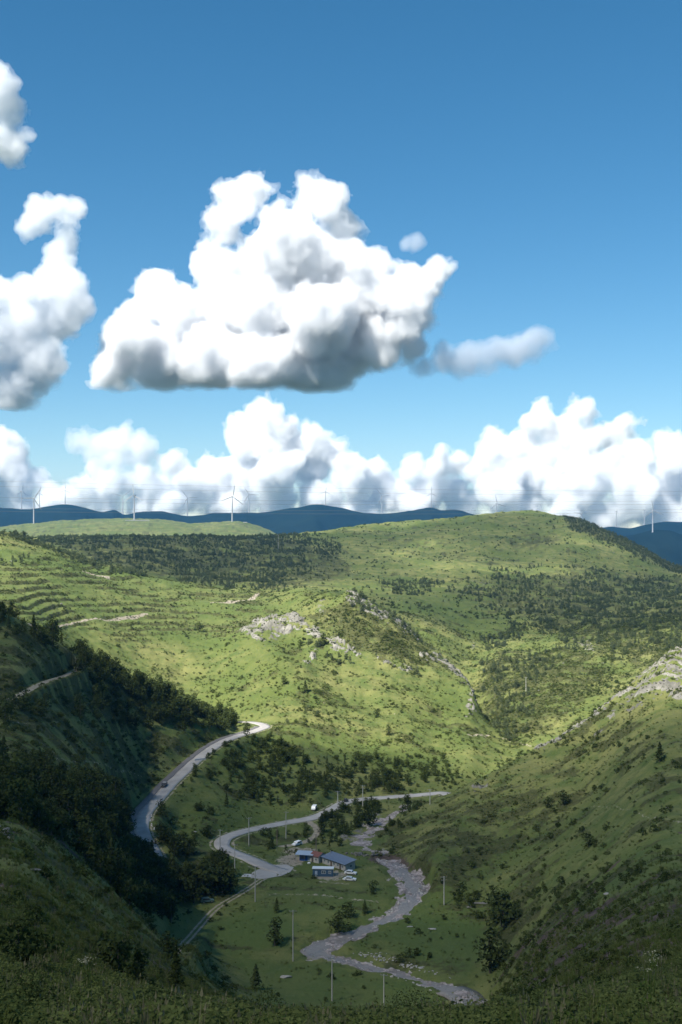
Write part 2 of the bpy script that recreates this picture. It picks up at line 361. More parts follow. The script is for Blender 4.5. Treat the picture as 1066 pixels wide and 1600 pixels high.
soil = mx.reduce([Lm([(1080, 1290), (1010, 1275), (960, 1264), (925, 1262)], 2.5, 300, 520) * .5, Lm([(60, 1182), (130, 1190), (180, 1198), (230, 1215)], 2.5, 380, 560) * .5, Lm([(0, 1128), (60, 1130), (125, 1124)], 2.5, 380, 560) * .45,
    Lm([(405, 927), (380, 936), (330, 944)], 2.0, 900, 1200), Lm([(60, 1000), (90, 978), (150, 968), (230, 957)], 2.0, 760, 1000), Lm([(130, 890), (170, 900)], 2.0, 900, 1200), Lm([(730, 1145), (780, 1152), (830, 1166)], 2.0, 650, 790) * .6,
    Lm([(640, 1120), (580, 1105), (480, 1095), (400, 1098)], 2.0, 680, 800) * .42, Lm([(790, 1570), (745, 1600)], 10, 200, 330) * .6, E(235, 1118, 60, 8, 15, 500, 680) * .25, E(560, 1312, 45, 12, 0, 470, 540) * .5, E(470, 1330, 40, 9, 0, 455, 520) * .75, E(515, 1368, 42, 11, 0, 420, 480) * .7, E(455, 1345, 30, 12, 0, 440, 500) * .8, Lm([(418, 1397), (500, 1399), (592, 1409)], 3, 390, 470) * .5, Lm([(500, 1378), (545, 1381)], 2.5, 400, 470) * .5,
    Lm([(700, 1245), (730, 1240), (790, 1205), (840, 1175)], 6, 520, 570) * .3])
red = mx.reduce([.95 * sstep(-.15, .4, fbm2(XX / 16, YY / 11, 4, 319)) * Pg([(830, 1420), (1090, 1380), (1090, 1590), (840, 1580), (800, 1500)], 25, 50, 330), .75 * sstep(.25, .7, fbm2(XX / 12, YY / 9, 3, 311)) * (YY < 330) * (YY > 50) * (np.abs(PXG - 500) > 230), E(610, 1345, 40, 13, 8, 440, 500), E(150, 1215, 55, 10, 15, 380, 480) * .4, E(110, 1480, 90, 26, 25, 80, 220) * .35, E(860, 1480, 60, 22, -20, 150, 330) * .55, E(985, 1495, 75, 32, -15, 60, 260) * .9])
lush = mx.reduce([Pg([(330, 1440), (420, 1420), (470, 1440), (450, 1478), (360, 1490), (300, 1478)], 8, 300, 460), Pg([(585, 1460), (660, 1430), (755, 1440), (752, 1500), (730, 1520), (640, 1500)], 8, 300, 460) * .9,
    Pg([(370, 1500), (480, 1500), (600, 1525), (690, 1560), (680, 1600), (420, 1595)], 10, 300, 400) * .8, Pg([(420, 1385), (590, 1385), (590, 1430), (480, 1425), (410, 1440)], 8, 380, 470) * .6,
    Pg([(590, 932), (700, 930), (760, 945), (700, 960), (640, 955)], 8, 1100, 1400) * .5, Pg([(-80, 850), (100, 870), (420, 930), (460, 960), (350, 1010), (200, 1000), (0, 950)], 20, 730, 1160) * .5, E(690, 1200, 150, 16, 0, 590, 690) * .35])
HN = fbm2(XX / 45, YY / 30, 4, 301); HN2 = fbm2(XX / 14, YY / 11, 3, 307)
heath = mx(heath, .62 * sstep(.05, .75, HN + .45 * HN2) * (YY > 250) * (1 - .45 * lush) * (1 - .7 * Pg([(-120, 840), (90, 855), (260, 900), (470, 925), (480, 985), (400, 1060), (250, 1050), (60, 985), (-120, 960)], 25, 700, 1170)))
LEFTH = Pg([(-90, 965), (60, 990), (150, 1040), (300, 1105), (372, 1135), (300, 1185), (215, 1240), (190, 1225), (-90, 1190)], 15, 330, 690); LOWL = Pg([(-250, 1290), (60, 1310), (230, 1450), (330, 1530), (400, 1600), (-250, 1600)], 20, 55, 300); heath = mx(heath, .95 * LEFTH * sstep(-.7, .2, HN2 + .5 * HN)); heath = mx(heath, .8 * LOWL * sstep(-.5, .35, HN2 + .5 * HN)); heath = mx(heath, .42 * (YY > 3000)); heath = mx(heath, .8 * Pg([(700, 1400), (790, 1385), (900, 1350), (1090, 1330), (1090, 1600), (760, 1600), (790, 1520), (765, 1450)], 30, 50, 430) * sstep(-.5, .3, HN2 + HN)); heath = mx(heath, .6 * Pg([(640, 1290), (760, 1240), (900, 1200), (1090, 1180), (1090, 1340), (800, 1390), (690, 1400)], 30, 300, 570) * sstep(-.1, .5, HN + .5 * HN2))
heath = mx(heath, .85 * Lm([(425, 1387), (500, 1389), (590, 1396)], 4.5, 390, 470)); heath = mx(heath, .55 * Lm([(415, 1413), (500, 1413), (585, 1422)], 5, 380, 460)); heath = mx(heath, .7 * Lm([(300, 1475), (360, 1482), (450, 1486)], 5, 330, 420))
gravel = np.zeros((NV, NU))

# --- terraces cut in the sunlit slope
tw = Pg([(-120, 850), (90, 862), (250, 905), (420, 930), (460, 960), (400, 990), (330, 1020), (200, 1010), (60, 970), (-120, 950)], 18, 720, 1170)
tw2 = Pg([(300, 1060), (420, 1050), (560, 1080), (700, 1120), (820, 1150), (760, 1190), (600, 1180), (480, 1140), (420, 1110), (360, 1110)], 15, 640, 800) * .55
th = 3.5; SMO = ZZ + 1.0 * calm * far_w * N1; zw = .42 * (SMO + 0.085 * XX) - .58 * .42 * R0 + 1.6 * fbm2(XX / 120, YY / 120, 2, 31)
ph = zw / th; fl = np.floor(ph); fr = ph - fl; brk = sstep(-0.7, 0.2, fbm2(XX / 60, YY / 45, 2, 37))
stp = (fl + 0.30 * fr + 0.70 * sstep(0.72, 0.98, fr)) * th - zw
Z1 = Z1 + stp * tw * (0.30 + 0.50 * brk) - 0.6 * tw * far_w * (N2 * 1.5 * np.clip(YY / 600, .5, 1.3))
riser = sstep(0.58, 0.70, fr) * (1 - sstep(0.96, 1.0, fr)) * tw * brk
ph2 = zw / 3.0; fr2 = ph2 - np.floor(ph2); Z1 = Z1 + ((np.floor(ph2) + .45 * fr2 + .55 * sstep(.6, .98, fr2)) * 3.0 - zw) * tw2 * .8
riser2 = sstep(0.55, 0.72, fr2) * (1 - sstep(0.93, 1.0, fr2)) * tw2 * brk
heath = mx(heath, mx(riser * 1.0, riser2 * .75))
# --- crags
rg = 1 - np.abs(fbm2(XX / 9 + 0.25 * ZZ, YY / 9, 4, 41)) * 1.6
rg2 = 1 - np.abs(fbm2(XX / 3.2, YY / 3.2 + 0.3 * ZZ, 3, 47)) * 1.6
STR = fbm2((XX * .8 + YY * .6) / 5, (YY * .8 - XX * .6) / 16 + ZZ / 9, 4, 53)
rock_n = rock * sstep(0.05, 0.45, STR * 1.0 + 0.8 * rock - 0.47)
knl = blur(blur(rock * (YY > 700) * (YY < 980), 4, 0), 4, 1); Z1 = Z1 + 3.0 * knl - 2.5 * blur(blur(heath * (YY > 740) * (YY < 960) * (PXG > 470) * (PXG < 740), 3, 0), 3, 1)
Z1 = Z1 + rock_n * np.clip(YY / 650, .35, 1.2) * (1.7 * np.clip(rg, 0, 1) ** 2 + 0.7 * np.clip(rg2, 0, 1))
# --- banks, gullies and the stream bed
D, H, T = path_dist(STREAM, 40)
hw = 2.7 + 0.8 * np.sin(T * 0.11) + 1.0 * np.sin(T * 0.037 + 1) + 2.3 * fbm2(XX / 8, YY / 8, 3, 77)
STREAM_HW = lambda t: 4.6 + 1.2 * np.sin(t * 0.11) + 1.2 * np.sin(t * 0.037 + 1)
w = 1 - sstep(0, 1, (D - hw) / 5.0)
BED = .7 * fbm2(T * .075, D / 1.7 + XX / 8 + .6 * N3, 3, 79) + .5 * fbm2(XX / 4, YY / 6, 3, 80)
Z1 = Z1 * (1 - w) + (H - 1.0 + 0.12 * N4 + 0.55 * BED + 0.035 * D) * w
gravel = mx(gravel, (1 - sstep(0.2, 1.2, (D - hw - 1.2 * N3) / 1.6)) * (1 - .95 * sstep(.28, .5, fbm2(XX / 7, YY / 10, 3, 401)) * sstep(1.0, 3.0, D))); S_D = D
lush = .75 * lush * (1 - gravel)
D, H, T = path_dist(UPSTREAM, 30)
w = 0
gravel = mx(gravel, (1 - sstep(0.2, 1.2, (D - 1.6 - 5.0 * fbm2(XX / 7, YY / 7, 3, 83)) / 1.6)) * .9); S_D = np.minimum(S_D, D)
# --- roads benched into the slopes
def bench(P, half, blend, drop=0.14):
    global Z1
    D, H, T = path_dist(P, half + blend + 4)
    w = 1 - sstep(0, 1, (D - half - 0.7) / blend)
    Z1 = Z1 * (1 - w) + (H - drop) * w
    return D
RD = bench(ROAD_LOW, 3.6, 7); RD = np.minimum(RD, bench(ROAD_UP, 5.2, 7)); 
TD = bench(TRACK, 2.2, 4, 0.02); TB = bench(TRACK_B, 2.0, 4, 0.02); PL = bench(PATH_LEFT, 1.9, 3, 0.02)
def pad(c, r, blend, z):
    global Z1
    d = np.hypot(XX - c[0], YY - c[1]); w = 1 - sstep(0, 1, (d - r) / blend); Z1 = Z1 * (1 - w) + z * w
HOUSE = hit(512, 1352); PADZ = HOUSE[2]
pad(HOUSE, 17, 10, PADZ)
APRON = hit(420, 1361); pad(APRON, 8, 8, ROAD_LOW[-1][2] - 0.14)
ruts = np.exp(-((np.abs(TD) - 0.85) / 0.45) ** 2); ruts = mx(ruts, np.exp(-((TB - 0.0) / 1.8) ** 2)); ruts = mx(ruts, np.exp(-(PL / 1.8) ** 4))
ruts = mx(ruts, 0.55 * np.exp(-((RD - 4.4) / 1.1) ** 2) * (RD < 8))
soil = mx(soil, ruts)
heath *= 0.5 + 0.62 * sstep(-.45, .4, HN2 + .4 * N3)
for a in (soil,): heath *= (1 - 0.8 * a)
ZZ = Z1
RF = rows_of(ZZ); VIS = vis_of(RF, 0.0); VIS_T = vis_of(RF, 14.0) & (PXG > np.where(YY < 330, -200, -90)) & (PXG < np.where(YY < 330, 1270, 1160))

def ij(i, j): return i * NU + j
ii, jj = np.meshgrid(np.arange(NV - 1), np.arange(NU - 1), indexing='ij')
F = np.stack([ij(ii, jj), ij(ii, jj + 1), ij(ii + 1, jj + 1), ij(ii + 1, jj)], -1).reshape(-1, 4)
tme = mesh_np('terrain', np.stack([XX, YY, ZZ], -1).reshape(-1, 3), F, smooth=True)
def add_cols(me, name, chans):
    at = me.color_attributes.new(name, 'FLOAT_COLOR', 'POINT')
    at.data.foreach_set('color', np.stack([np.clip(c, 0, 1) for c in chans], -1).astype(np.float32).ravel())
add_cols(tme, 'cover_a', [rock_n, heath, soil, lush]); add_cols(tme, 'cover_b', [gravel, red, riser, np.ones_like(red)])

def terrain_mat():
    m, n, l = new_mat('hill_grass_and_rock')
    out = n.new('ShaderNodeOutputMaterial'); b = n.new('ShaderNodeBsdfPrincipled'); b.inputs['Roughness'].default_value = 0.95; b.inputs['Specular IOR Level'].default_value = 0.12
    tc = n.new('ShaderNodeTexCoord')
    def nz(scale, det=5, rough=0.6, dist=0.0):
        t = n.new('ShaderNodeTexNoise'); t.inputs['Scale'].default_value = scale; t.inputs['Detail'].default_value = det; t.inputs['Roughness'].default_value = rough; t.inputs['Distortion'].default_value = dist
        l.new(tc.outputs['Object'], t.inputs['Vector']); return t.outputs['Fac']
    def ramp(x, a, c):
        r = n.new('ShaderNodeMapRange'); r.interpolation_type = 'SMOOTHSTEP'; r.inputs[1].default_value = a; r.inputs[2].default_value = c; l.new(x, r.inputs[0]); return r.outputs[0]
    def mix(f, c1, c2):
        x = n.new('ShaderNodeMix'); x.data_type = 'RGBA'
        for k, c in ((6, c1), (7, c2)):
            if isinstance(c, tuple): x.inputs[k].default_value = (*c, 1)
            else: l.new(c, x.inputs[k])
        if isinstance(f, float): x.inputs[0].default_value = f
        else: l.new(f, x.inputs[0])
        return x.outputs[2]
    def math_(op, a, c):
        x = n.new('ShaderNodeMath'); x.operation = op
        for k, v in ((0, a), (1, c)):
            if isinstance(v, (int, float)): x.inputs[k].default_value = v
            else: l.new(v, x.inputs[k])
        return x.outputs[0]
    A = n.new('ShaderNodeVertexColor'); A.layer_name = 'cover_a'; B = n.new('ShaderNodeVertexColor'); B.layer_name = 'cover_b'
    sa = n.new('ShaderNodeSeparateColor'); sb = n.new('ShaderNodeSeparateColor'); l.new(A.outputs[0], sa.inputs[0]); l.new(B.outputs[0], sb.inputs[0])
    n_big, n_mid, n_fine, n_tiny = nz(0.012, 5), nz(0.09, 6, 0.65), nz(0.55, 6, 0.7), nz(3.0, 4, 0.7)
    g = mix(ramp(n_big, 0.35, 0.65), (0.092, 0.120, 0.030), (0.176, 0.178, 0.062))
    g = mix(ramp(n_mid, 0.38, 0.7), g, (0.074, 0.105, 0.028))
    g = mix(math_('MULTIPLY', ramp(n_fine, 0.5, 0.75), 0.7), g, (0.165, 0.165, 0.060))
    g = mix(math_('MULTIPLY', ramp(n_tiny, 0.52, 0.7), 0.55), g, (0.040, 0.062, 0.016))
    def edged(x, noise, w=0.45, lo=0.42, hi=0.58):
        return ramp(math_('ADD', x, math_('MULTIPLY', math_('SUBTRACT', noise, 0.5), w * 2)), lo, hi)
    lushc = mix(ramp(n_mid, 0.35, 0.65), (0.050, 0.092, 0.022), (0.082, 0.120, 0.032))
    g = mix(math_('MULTIPLY', A.outputs['Alpha'], 0.85), g, lushc)
    heathc = mix(ramp(n_fine, 0.35, 0.65), (0.030, 0.038, 0.012), (0.080, 0.080, 0.032))
    g = mix(math_('MULTIPLY', edged(sa.outputs[1], n_fine, 0.8, 0.35, 0.62), 0.86), g, heathc)
    soilc = mix(ramp(n_fine, 0.3, 0.7), (0.20, 0.175, 0.135), (0.36, 0.315, 0.24))
    g = mix(edged(sa.outputs[2], n_fine, 0.5), g, soilc)
    redc = mix(ramp(n_fine, 0.3, 0.7), (0.048, 0.037, 0.029), (0.118, 0.088, 0.070))
    g = mix(edged(sb.outputs[1], n_fine, 0.6), g, redc)
    vor = n.new('ShaderNodeTexVoronoi'); vor.inputs['Scale'].default_value = 1.3; l.new(tc.outputs['Object'], vor.inputs['Vector'])
    grc = mix(vor.outputs['Color'], (0.25, 0.21, 0.20), (0.50, 0.44, 0.42)); n_bar = nz(0.28, 5, .65, 1.2); grc = mix(ramp(n_bar, .42, .6), grc, (0.15, 0.132, 0.122)); grc = mix(math_('MULTIPLY', ramp(n_bar, .38, .44), .0), grc, grc); grc = mix(math_('MULTIPLY', ramp(n_fine, 0.35, 0.7), .6), grc, (0.24, 0.205, 0.19))
    g = mix(edged(sb.outputs[0], n_fine, 0.4), g, grc)
    rockc = mix(ramp(n_mid, 0.35, 0.65), (0.125, 0.12, 0.10), (0.27, 0.255, 0.22)); rockc = mix(ramp(n_fine, 0.5, 0.68), rockc, (0.11, 0.11, 0.085))
    g = mix(edged(sa.outputs[0], n_fine, 0.75, 0.38, 0.52), g, rockc)
    l.new(g, b.inputs['Base Color'])
    bp = n.new('ShaderNodeBump'); bp.inputs['Strength'].default_value = 0.75; bp.inputs['Distance'].default_value = 0.55
    hgt = math_('ADD', math_('MULTIPLY', n_fine, 1.0), math_('MULTIPLY', n_tiny, 0.3))
    l.new(hgt, bp.inputs['Height']); l.new(bp.outputs[0], b.inputs['Normal'])
    l.new(b.outputs[0], out.inputs[0])
    return m
M_TERRAIN = terrain_mat()
terrain = tag(mobj('terrain', tme, M_TERRAIN), 'green grassy hills and valley floor with rocky outcrops', kind='structure')

# --- the blue mountains beyond, and the plain under everything out to the horizon
M_FAR = simple('far_forest_and_moor', (0.010, 0.018, 0.015), 0.95, var=0.3, scale=0.004, spec=0.0)
def mountain(name, ridge, d_front, d_back, foot, seed, ext=900, wood=0):
    a = np.array(ridge, float); px = np.arange(a[0, 0], a[-1, 0] + 1, 3.0); nr = 34
    r = pchip(a[:, 0], a[:, 1], px)
    t = np.linspace(0, 1, nr)
    P = np.zeros((nr * 2 - 1, len(px), 3))
    for i in range(nr * 2 - 1):
        if i < nr: k = t[i]; y = d_front + (d_back - d_front) * k; prof = k ** 0.8
        else: k = 1 - (i - nr + 1) / (nr - 1); y = d_back + (1 - k) * 1500; prof = k
        X = (px - PX0) / FPX * y; ztop = (HZ - r) / FPX * d_back
        z = foot + (ztop - foot) * prof
        spur = fbm2(X / 420 + 3, np.full_like(X, y / 900.0), 4, seed) * 55 * prof ** 0.5 * (1 - prof ** 3) + fbm2(X / 90, np.full_like(X, y / 90), 3, seed + 5) * 8 * prof * (1 - 0.75 * prof ** 6)
        P[i] = np.stack([X, np.full_like(X, y), z + spur], -1)
    m_, n_ = P.shape[:2]
    i2, j2 = np.meshgrid(np.arange(m_ - 1), np.arange(n_ - 1), indexing='ij')
    F = np.stack([i2 * n_ + j2, i2 * n_ + j2 + 1, (i2 + 1) * n_ + j2 + 1, (i2 + 1) * n_ + j2], -1).reshape(-1, 4)
    return mobj(name, mesh_np(name, P.reshape(-1, 3), F, True), M_FAR)
m1 = mountain('distant_mountain', [(-900, 800), (-300, 798), (-80, 790), (0, 793), (40, 795.5), (60, 793.5), (84, 790), (105, 788), (128, 792), (160, 800), (170, 798.5), (178, 797), (195, 804), (215, 800), (250, 798.5), (272, 803), (290, 806), (318, 804.5), (335, 801), (365, 801.5), (400, 801), (420, 800), (440, 796.5), (470, 792), (495, 788), (530, 793), (570, 801), (600, 803), (640, 798.5), (674, 793), (690, 797), (712, 796), (735, 802), (765, 812), (830, 835), (960, 860)], 4750, 6000, -230, 61)
tag(m1, 'long dark blue mountain ridge behind the wind turbines', kind='structure')
m2 = mountain('distant_mountain', [(780, 860), (850, 842), (900, 831), (940, 824.5), (955, 823), (985, 825.5), (1003, 821), (1020, 818), (1045, 814.5), (1066, 816), (1200, 812), (1500, 800), (2000, 800)], 5100, 6300, -230, 67)
tag(m2, 'pale blue mountain at the right edge behind a darker spur', kind='structure')
m3 = mountain('distant_mountain', [(860, 880), (930, 848), (960, 840), (990, 836), (1020, 828), (1045, 829), (1075, 838), (1200, 850), (1500, 840), (2000, 835)], 3900, 4900, -230, 71)
tag(m3, 'dark blue wooded spur below the pale mountain on the right', kind='structure')
pl = MB(); 
for a in range(24):
    t0, t1 = a / 24 * 2 * math.pi, (a + 1) / 24 * 2 * math.pi
    for (ra, rb, za, zb) in ((0, 4000, -235, -235), (4000, 60000, -235, -235)):
        if ra == 0: pl.poly([(0, 0, za), (rb * math.cos(t0), rb * math.sin(t0), zb), (rb * math.cos(t1), rb * math.sin(t1), zb)])
        else: pl.poly([(ra * math.cos(t0), ra * math.sin(t0), za), (rb * math.cos(t0), rb * math.sin(t0), zb), (rb * math.cos(t1), rb * math.sin(t1), zb), (ra * math.cos(t1), ra * math.sin(t1), za)])
tag(pl.build('ground', simple('plain_grass', (0.07, 0.09, 0.035), 0.95, var=0.3, scale=0.003, spec=0.1)), 'low green plain far below the hills', kind='structure')
# ------------------------------------------------------------------ clouds: real bodies of scattering vapour far off in the sky
def cloud_mat(name, mfp, col=(.992, .994, .998), g=0.0, noise=None):
    m, n, l = new_mat(name)
    out = n.new('ShaderNodeOutputMaterial'); v = n.new('ShaderNodeVolumePrincipled')
    v.inputs['Color'].default_value = (*col, 1); v.inputs['Density'].default_value = 1.0 / mfp; v.inputs['Anisotropy'].default_value = g
    l.new(v.outputs[0], out.inputs['Volume'])
    if noise:
        tc = n.new('ShaderNodeTexCoord'); t = n.new('ShaderNodeTexNoise'); t.inputs['Scale'].default_value = 1.0 / noise; t.inputs['Detail'].default_value = 3
        r = n.new('ShaderNodeMapRange'); r.interpolation_type = 'SMOOTHSTEP'; r.inputs[1].default_value = 0.40; r.inputs[2].default_value = 0.58; r.inputs[3].default_value = 0.06 / mfp; r.inputs[4].default_value = 1.6 / mfp
        l.new(tc.outputs['Object'], t.inputs['Vector']); l.new(t.outputs['Fac'], r.inputs[0]); l.new(r.outputs[0], v.inputs['Density'])
    return m
def blob_mesh(name, C, Rr, voxel):
    """skin over a heap of balls"""
    me = bpy.data.meshes.new(name + '_pts'); me.vertices.add(len(C)); me.vertices.foreach_set('co', np.asarray(C, np.float32).ravel())
    at = me.attributes.new('rad', 'FLOAT', 'POINT'); at.data.foreach_set('value', np.asarray(Rr, np.float32))
    ob = bpy.data.objects.new(name + '_pts', me); COL.objects.link(ob)
    ng = bpy.data.node_groups.new('skin', 'GeometryNodeTree')
    ng.interface.new_socket('Geometry', in_out='INPUT', socket_type='NodeSocketGeometry'); ng.interface.new_socket('Geometry', in_out='OUTPUT', socket_type='NodeSocketGeometry')
    N, Lk = ng.nodes, ng.links
    gi, go = N.new('NodeGroupInput'), N.new('NodeGroupOutput')
    na = N.new('GeometryNodeInputNamedAttribute'); na.data_type = 'FLOAT'; na.inputs['Name'].default_value = 'rad'
    mp = N.new('GeometryNodeMeshToPoints'); pv = N.new('GeometryNodePointsToVolume'); vm = N.new('GeometryNodeVolumeToMesh')
    pv.resolution_mode = 'VOXEL_SIZE'; pv.inputs['Voxel Size'].default_value = voxel; pv.inputs['Density'].default_value = 1.0
    vm.resolution_mode = 'GRID'; vm.inputs['Threshold'].default_value = 0.3
    Lk.new(gi.outputs[0], mp.inputs['Mesh']); Lk.new(mp.outputs[0], pv.inputs['Points']); Lk.new(na.outputs[0], pv.inputs['Radius'])
    Lk.new(pv.outputs[0], vm.inputs['Volume']); Lk.new(vm.outputs[0], go.inputs[0])
    md = ob.modifiers.new('skin', 'NODES'); md.node_group = ng
    ev = ob.evaluated_get(bpy.context.evaluated_depsgraph_get())
    m2 = bpy.data.meshes.new_from_object(ev)
    bpy.data.objects.remove(ob); bpy.data.meshes.remove(me); bpy.data.node_groups.remove(ng)
    m2.name = name; m2.materials.clear()
    return m2
def billow_meshes(C, R, lo, hi, voxel, seed, levels, base, amp, fine, fat=6.0):
    """skins of a billowing vapour field around a heap of balls (px units), one per level of the field"""
    C, R = np.asarray(C, np.float32), np.asarray(R, np.float32)
    cuts = np.quantile(R, [0, .25, .5, .75, 1.0]); cls = np.clip(np.searchsorted(cuts, R, side='right') - 1, 0, 3)
    ng = bpy.data.node_groups.new('billows', 'GeometryNodeTree'); ng.interface.new_socket('Geometry', in_out='OUTPUT', socket_type='NodeSocketGeometry')
    N, Lk = ng.nodes, ng.links; go = N.new('NodeGroupOutput'); tmp = []
    def M(op, a, b=None, c=None):
        x = N.new('ShaderNodeMath'); x.operation = op
        for k, v in enumerate((a, b, c)):
            if v is None: continue
            if isinstance(v, (int, float)): x.inputs[k].default_value = v
            else: Lk.new(v, x.inputs[k])
        return x.outputs[0]
    def VM(op, a, b):
        x = N.new('ShaderNodeVectorMath'); x.operation = op
        for k, v in enumerate((a, b)):
            if isinstance(v, tuple): x.inputs[k].default_value = v
            elif isinstance(v, float): x.inputs['Scale'].default_value = v
            else: Lk.new(v, x.inputs[k])
        return x.outputs[0]
    pos = N.new('GeometryNodeInputPosition').outputs[0]; off = VM('ADD', pos, (seed * 37.1, seed * 11.3, seed * 5.7))
    def noise(scale, det, src, rough=.55):
        t = N.new('ShaderNodeTexNoise'); t.inputs['Scale'].default_value = 1 / scale; t.inputs['Detail'].default_value = det; t.inputs['Roughness'].default_value = rough; Lk.new(src, t.inputs['Vector']); return t
    w1 = VM('SCALE', VM('SUBTRACT', noise(75, 1, off).outputs['Color'], (.5, .5, .5)), 46.0 * amp); w2 = VM('SCALE', VM('SUBTRACT', noise(22, 2, off).outputs['Color'], (.5, .5, .5)), 17.0 * amp)
    wp = VM('ADD', VM('ADD', pos, w1), w2); wo = VM('ADD', off, w2); d = None
    for k in range(4):
        m = cls == k
        if not m.any(): continue
        me = bpy.data.meshes.new('heap'); me.vertices.add(int(m.sum())); me.vertices.foreach_set('co', C[m].ravel()); ob = bpy.data.objects.new('heap', me); COL.objects.link(ob); tmp.append(ob)
        oi = N.new('GeometryNodeObjectInfo'); oi.inputs['Object'].default_value = ob; pr = N.new('GeometryNodeProximity'); pr.target_element = 'POINTS'; Lk.new(oi.outputs['Geometry'], pr.inputs[0]); Lk.new(wp, pr.inputs['Sample Position'] if 'Sample Position' in pr.inputs else pr.inputs[1])
        dk = M('SUBTRACT', pr.outputs['Distance'], float(R[m].mean())); d = dk if d is None else M('SMOOTH_MIN', d, dk, 16.0)
    f = M('SUBTRACT', fat, d)
    for sc, am in ((44, 10.0), (19, 5.0), (8.5, 3.4), (4.2, 1.7)):
        v = N.new('ShaderNodeTexVoronoi'); v.inputs['Scale'].default_value = 1 / sc; Lk.new(wo, v.inputs['Vector']); f = M('ADD', f, M('MULTIPLY', M('SUBTRACT', .5, v.outputs['Distance']), am * amp * 2))
    f = M('ADD', f, M('MULTIPLY', M('SUBTRACT', noise(26, 6, off, .66).outputs['Fac'], .5), 27.0 * fine))
    if base is not None:
        z = N.new('ShaderNodeSeparateXYZ'); Lk.new(pos, z.inputs[0]); bb = M('ADD', M('MULTIPLY', M('SUBTRACT', z.outputs[2], base), 1.0), M('MULTIPLY', M('SUBTRACT', noise(40, 3, off).outputs['Fac'], .5), 34.0)); f = M('SMOOTH_MIN', f, bb, 14.0)
    vc = N.new('GeometryNodeVolumeCube'); Lk.new(f, vc.inputs['Density']); vc.inputs['Background'].default_value = -50.0
    vc.inputs['Min'].default_value = lo; vc.inputs['Max'].default_value = hi
    for k, ax in enumerate('XYZ'): vc.inputs['Resolution ' + ax].default_value = max(8, int((hi[k] - lo[k]) / voxel))
    jn = N.new('GeometryNodeJoinGeometry')
    for k, t in enumerate(levels):
        vm = N.new('GeometryNodeVolumeToMesh'); vm.resolution_mode = 'GRID'; vm.inputs['Threshold'].default_value = t; Lk.new(vc.outputs[0], vm.inputs['Volume'])
        sa = N.new('GeometryNodeStoreNamedAttribute'); sa.data_type = 'INT'; sa.domain = 'FACE'; sa.inputs['Name'].default_value = 'lev'; sa.inputs['Value'].default_value = k; Lk.new(vm.outputs[0], sa.inputs['Geometry']); Lk.new(sa.outputs[0], jn.inputs[0])
    Lk.new(jn.outputs[0], go.inputs[0])
    host = bpy.data.objects.new('host', bpy.data.meshes.new('host')); COL.objects.link(host); host.modifiers.new('b', 'NODES').node_group = ng
    me = bpy.data.meshes.new_from_object(host.evaluated_get(bpy.context.evaluated_depsgraph_get()))
    nv, nf = len(me.vertices), len(me.polygons); co = np.zeros(nv * 3, np.float32); me.vertices.foreach_get('co', co); co = co.reshape(-1, 3)
    ls = np.zeros(nf, np.int32); me.polygons.foreach_get('loop_start', ls); lt = np.zeros(nf, np.int32); me.polygons.foreach_get('loop_total', lt); lv = np.zeros(len(me.loops), np.int32); me.loops.foreach_get('vertex_index', lv)
    lev = np.zeros(nf, np.int32); 
    if nf: me.attributes['lev'].data.foreach_get('value', lev)
    out = []
    for k in range(len(levels)):
        m = lev == k
        if not m.any(): out.append(None); continue
        assert (lt[m] == 4).all(); Fq = lv[ls[m][:, None] + np.arange(4)[None, :]]; u, inv = np.unique(Fq, return_inverse=True)
        out.append((co[u], inv.reshape(-1, 4)))
    for o in tmp + [host]: bpy.data.objects.remove(o)
    bpy.data.meshes.remove(me); bpy.data.node_groups.remove(ng)
    return out
def drop_crumbs(V, F, least):
    """forget the loose specks of a skin: keep connected pieces with enough vertices"""
    lab = np.arange(len(V))
    for _ in range(400):
        m = lab[F].min(1); new = lab.copy(); np.minimum.at(new, F.ravel(), np.repeat(m, 4)); new = new[new]
        if (new == lab).all(): break
        lab = new
    cnt = np.bincount(lab, minlength=len(V)); big = cnt.max() if least is None else least
    keep = cnt[lab] >= big; f = F[keep[F].all(1)]; u, inv = np.unique(f, return_inverse=True); return V[u], inv.reshape(-1, 4)
TRI = 0
def cloud(name, label, blobs, dist, mats, seed=0, base_row=None, voxel=2.2, thick=0.8, levels=(-2.6, 2.0, 8.0), amp=1.0, fine=1.0, least=None):
    global TRI
    r_ = np.random.default_rng(seed); s = dist / FPX
    C = np.array([(px - PX0, r_.uniform(-1, 1) * thick * r, HZ - py) for px, py, r in blobs]); R = np.array([b[2] * .90 for b in blobs]); pad_ = 26
    lo = tuple(float(v) for v in (C - R[:, None]).min(0) - pad_); hi = tuple(float(v) for v in (C + R[:, None]).max(0) + pad_)
    out = None
    for k, q in enumerate(billow_meshes(C, R, lo, hi, voxel, seed, levels, None if base_row is None else HZ - base_row, amp, fine)):
        if q is None: continue
        V, F = drop_crumbs(q[0], q[1], least if k == 0 else 60)
        if len(F) == 0: continue
        V = V * s + np.array([0, dist, 0]); TRI += 2 * len(F)
        o = mobj(name if out is None else ['', 'cloud_body', 'cloud_core'][k], mesh_np('cloud', V, F), mats[k], out)
        if out is None: out = o; tag(o, label, 'cloud', 'cumulus clouds over the hills')
    return out
D1 = 7500.0; u1 = D1 / FPX
WH, SO = (.958, .962, .972), (.935, .947, .965)
def trio(nm, u, a, b, d, col): return tuple(cloud_mat(nm + '_' + t, q * u, col) for t, q in (('fringe', a), ('body', b), ('core', d)))
M_CL = trio('cloud_vapour', u1, 46, 26, 19, WH); M_THIN = trio('thin_vapour', u1, 90, 70, 70, (.72, .77, .84)); M_HALF = trio('soft_vapour', u1, 52, 40, 34, SO)
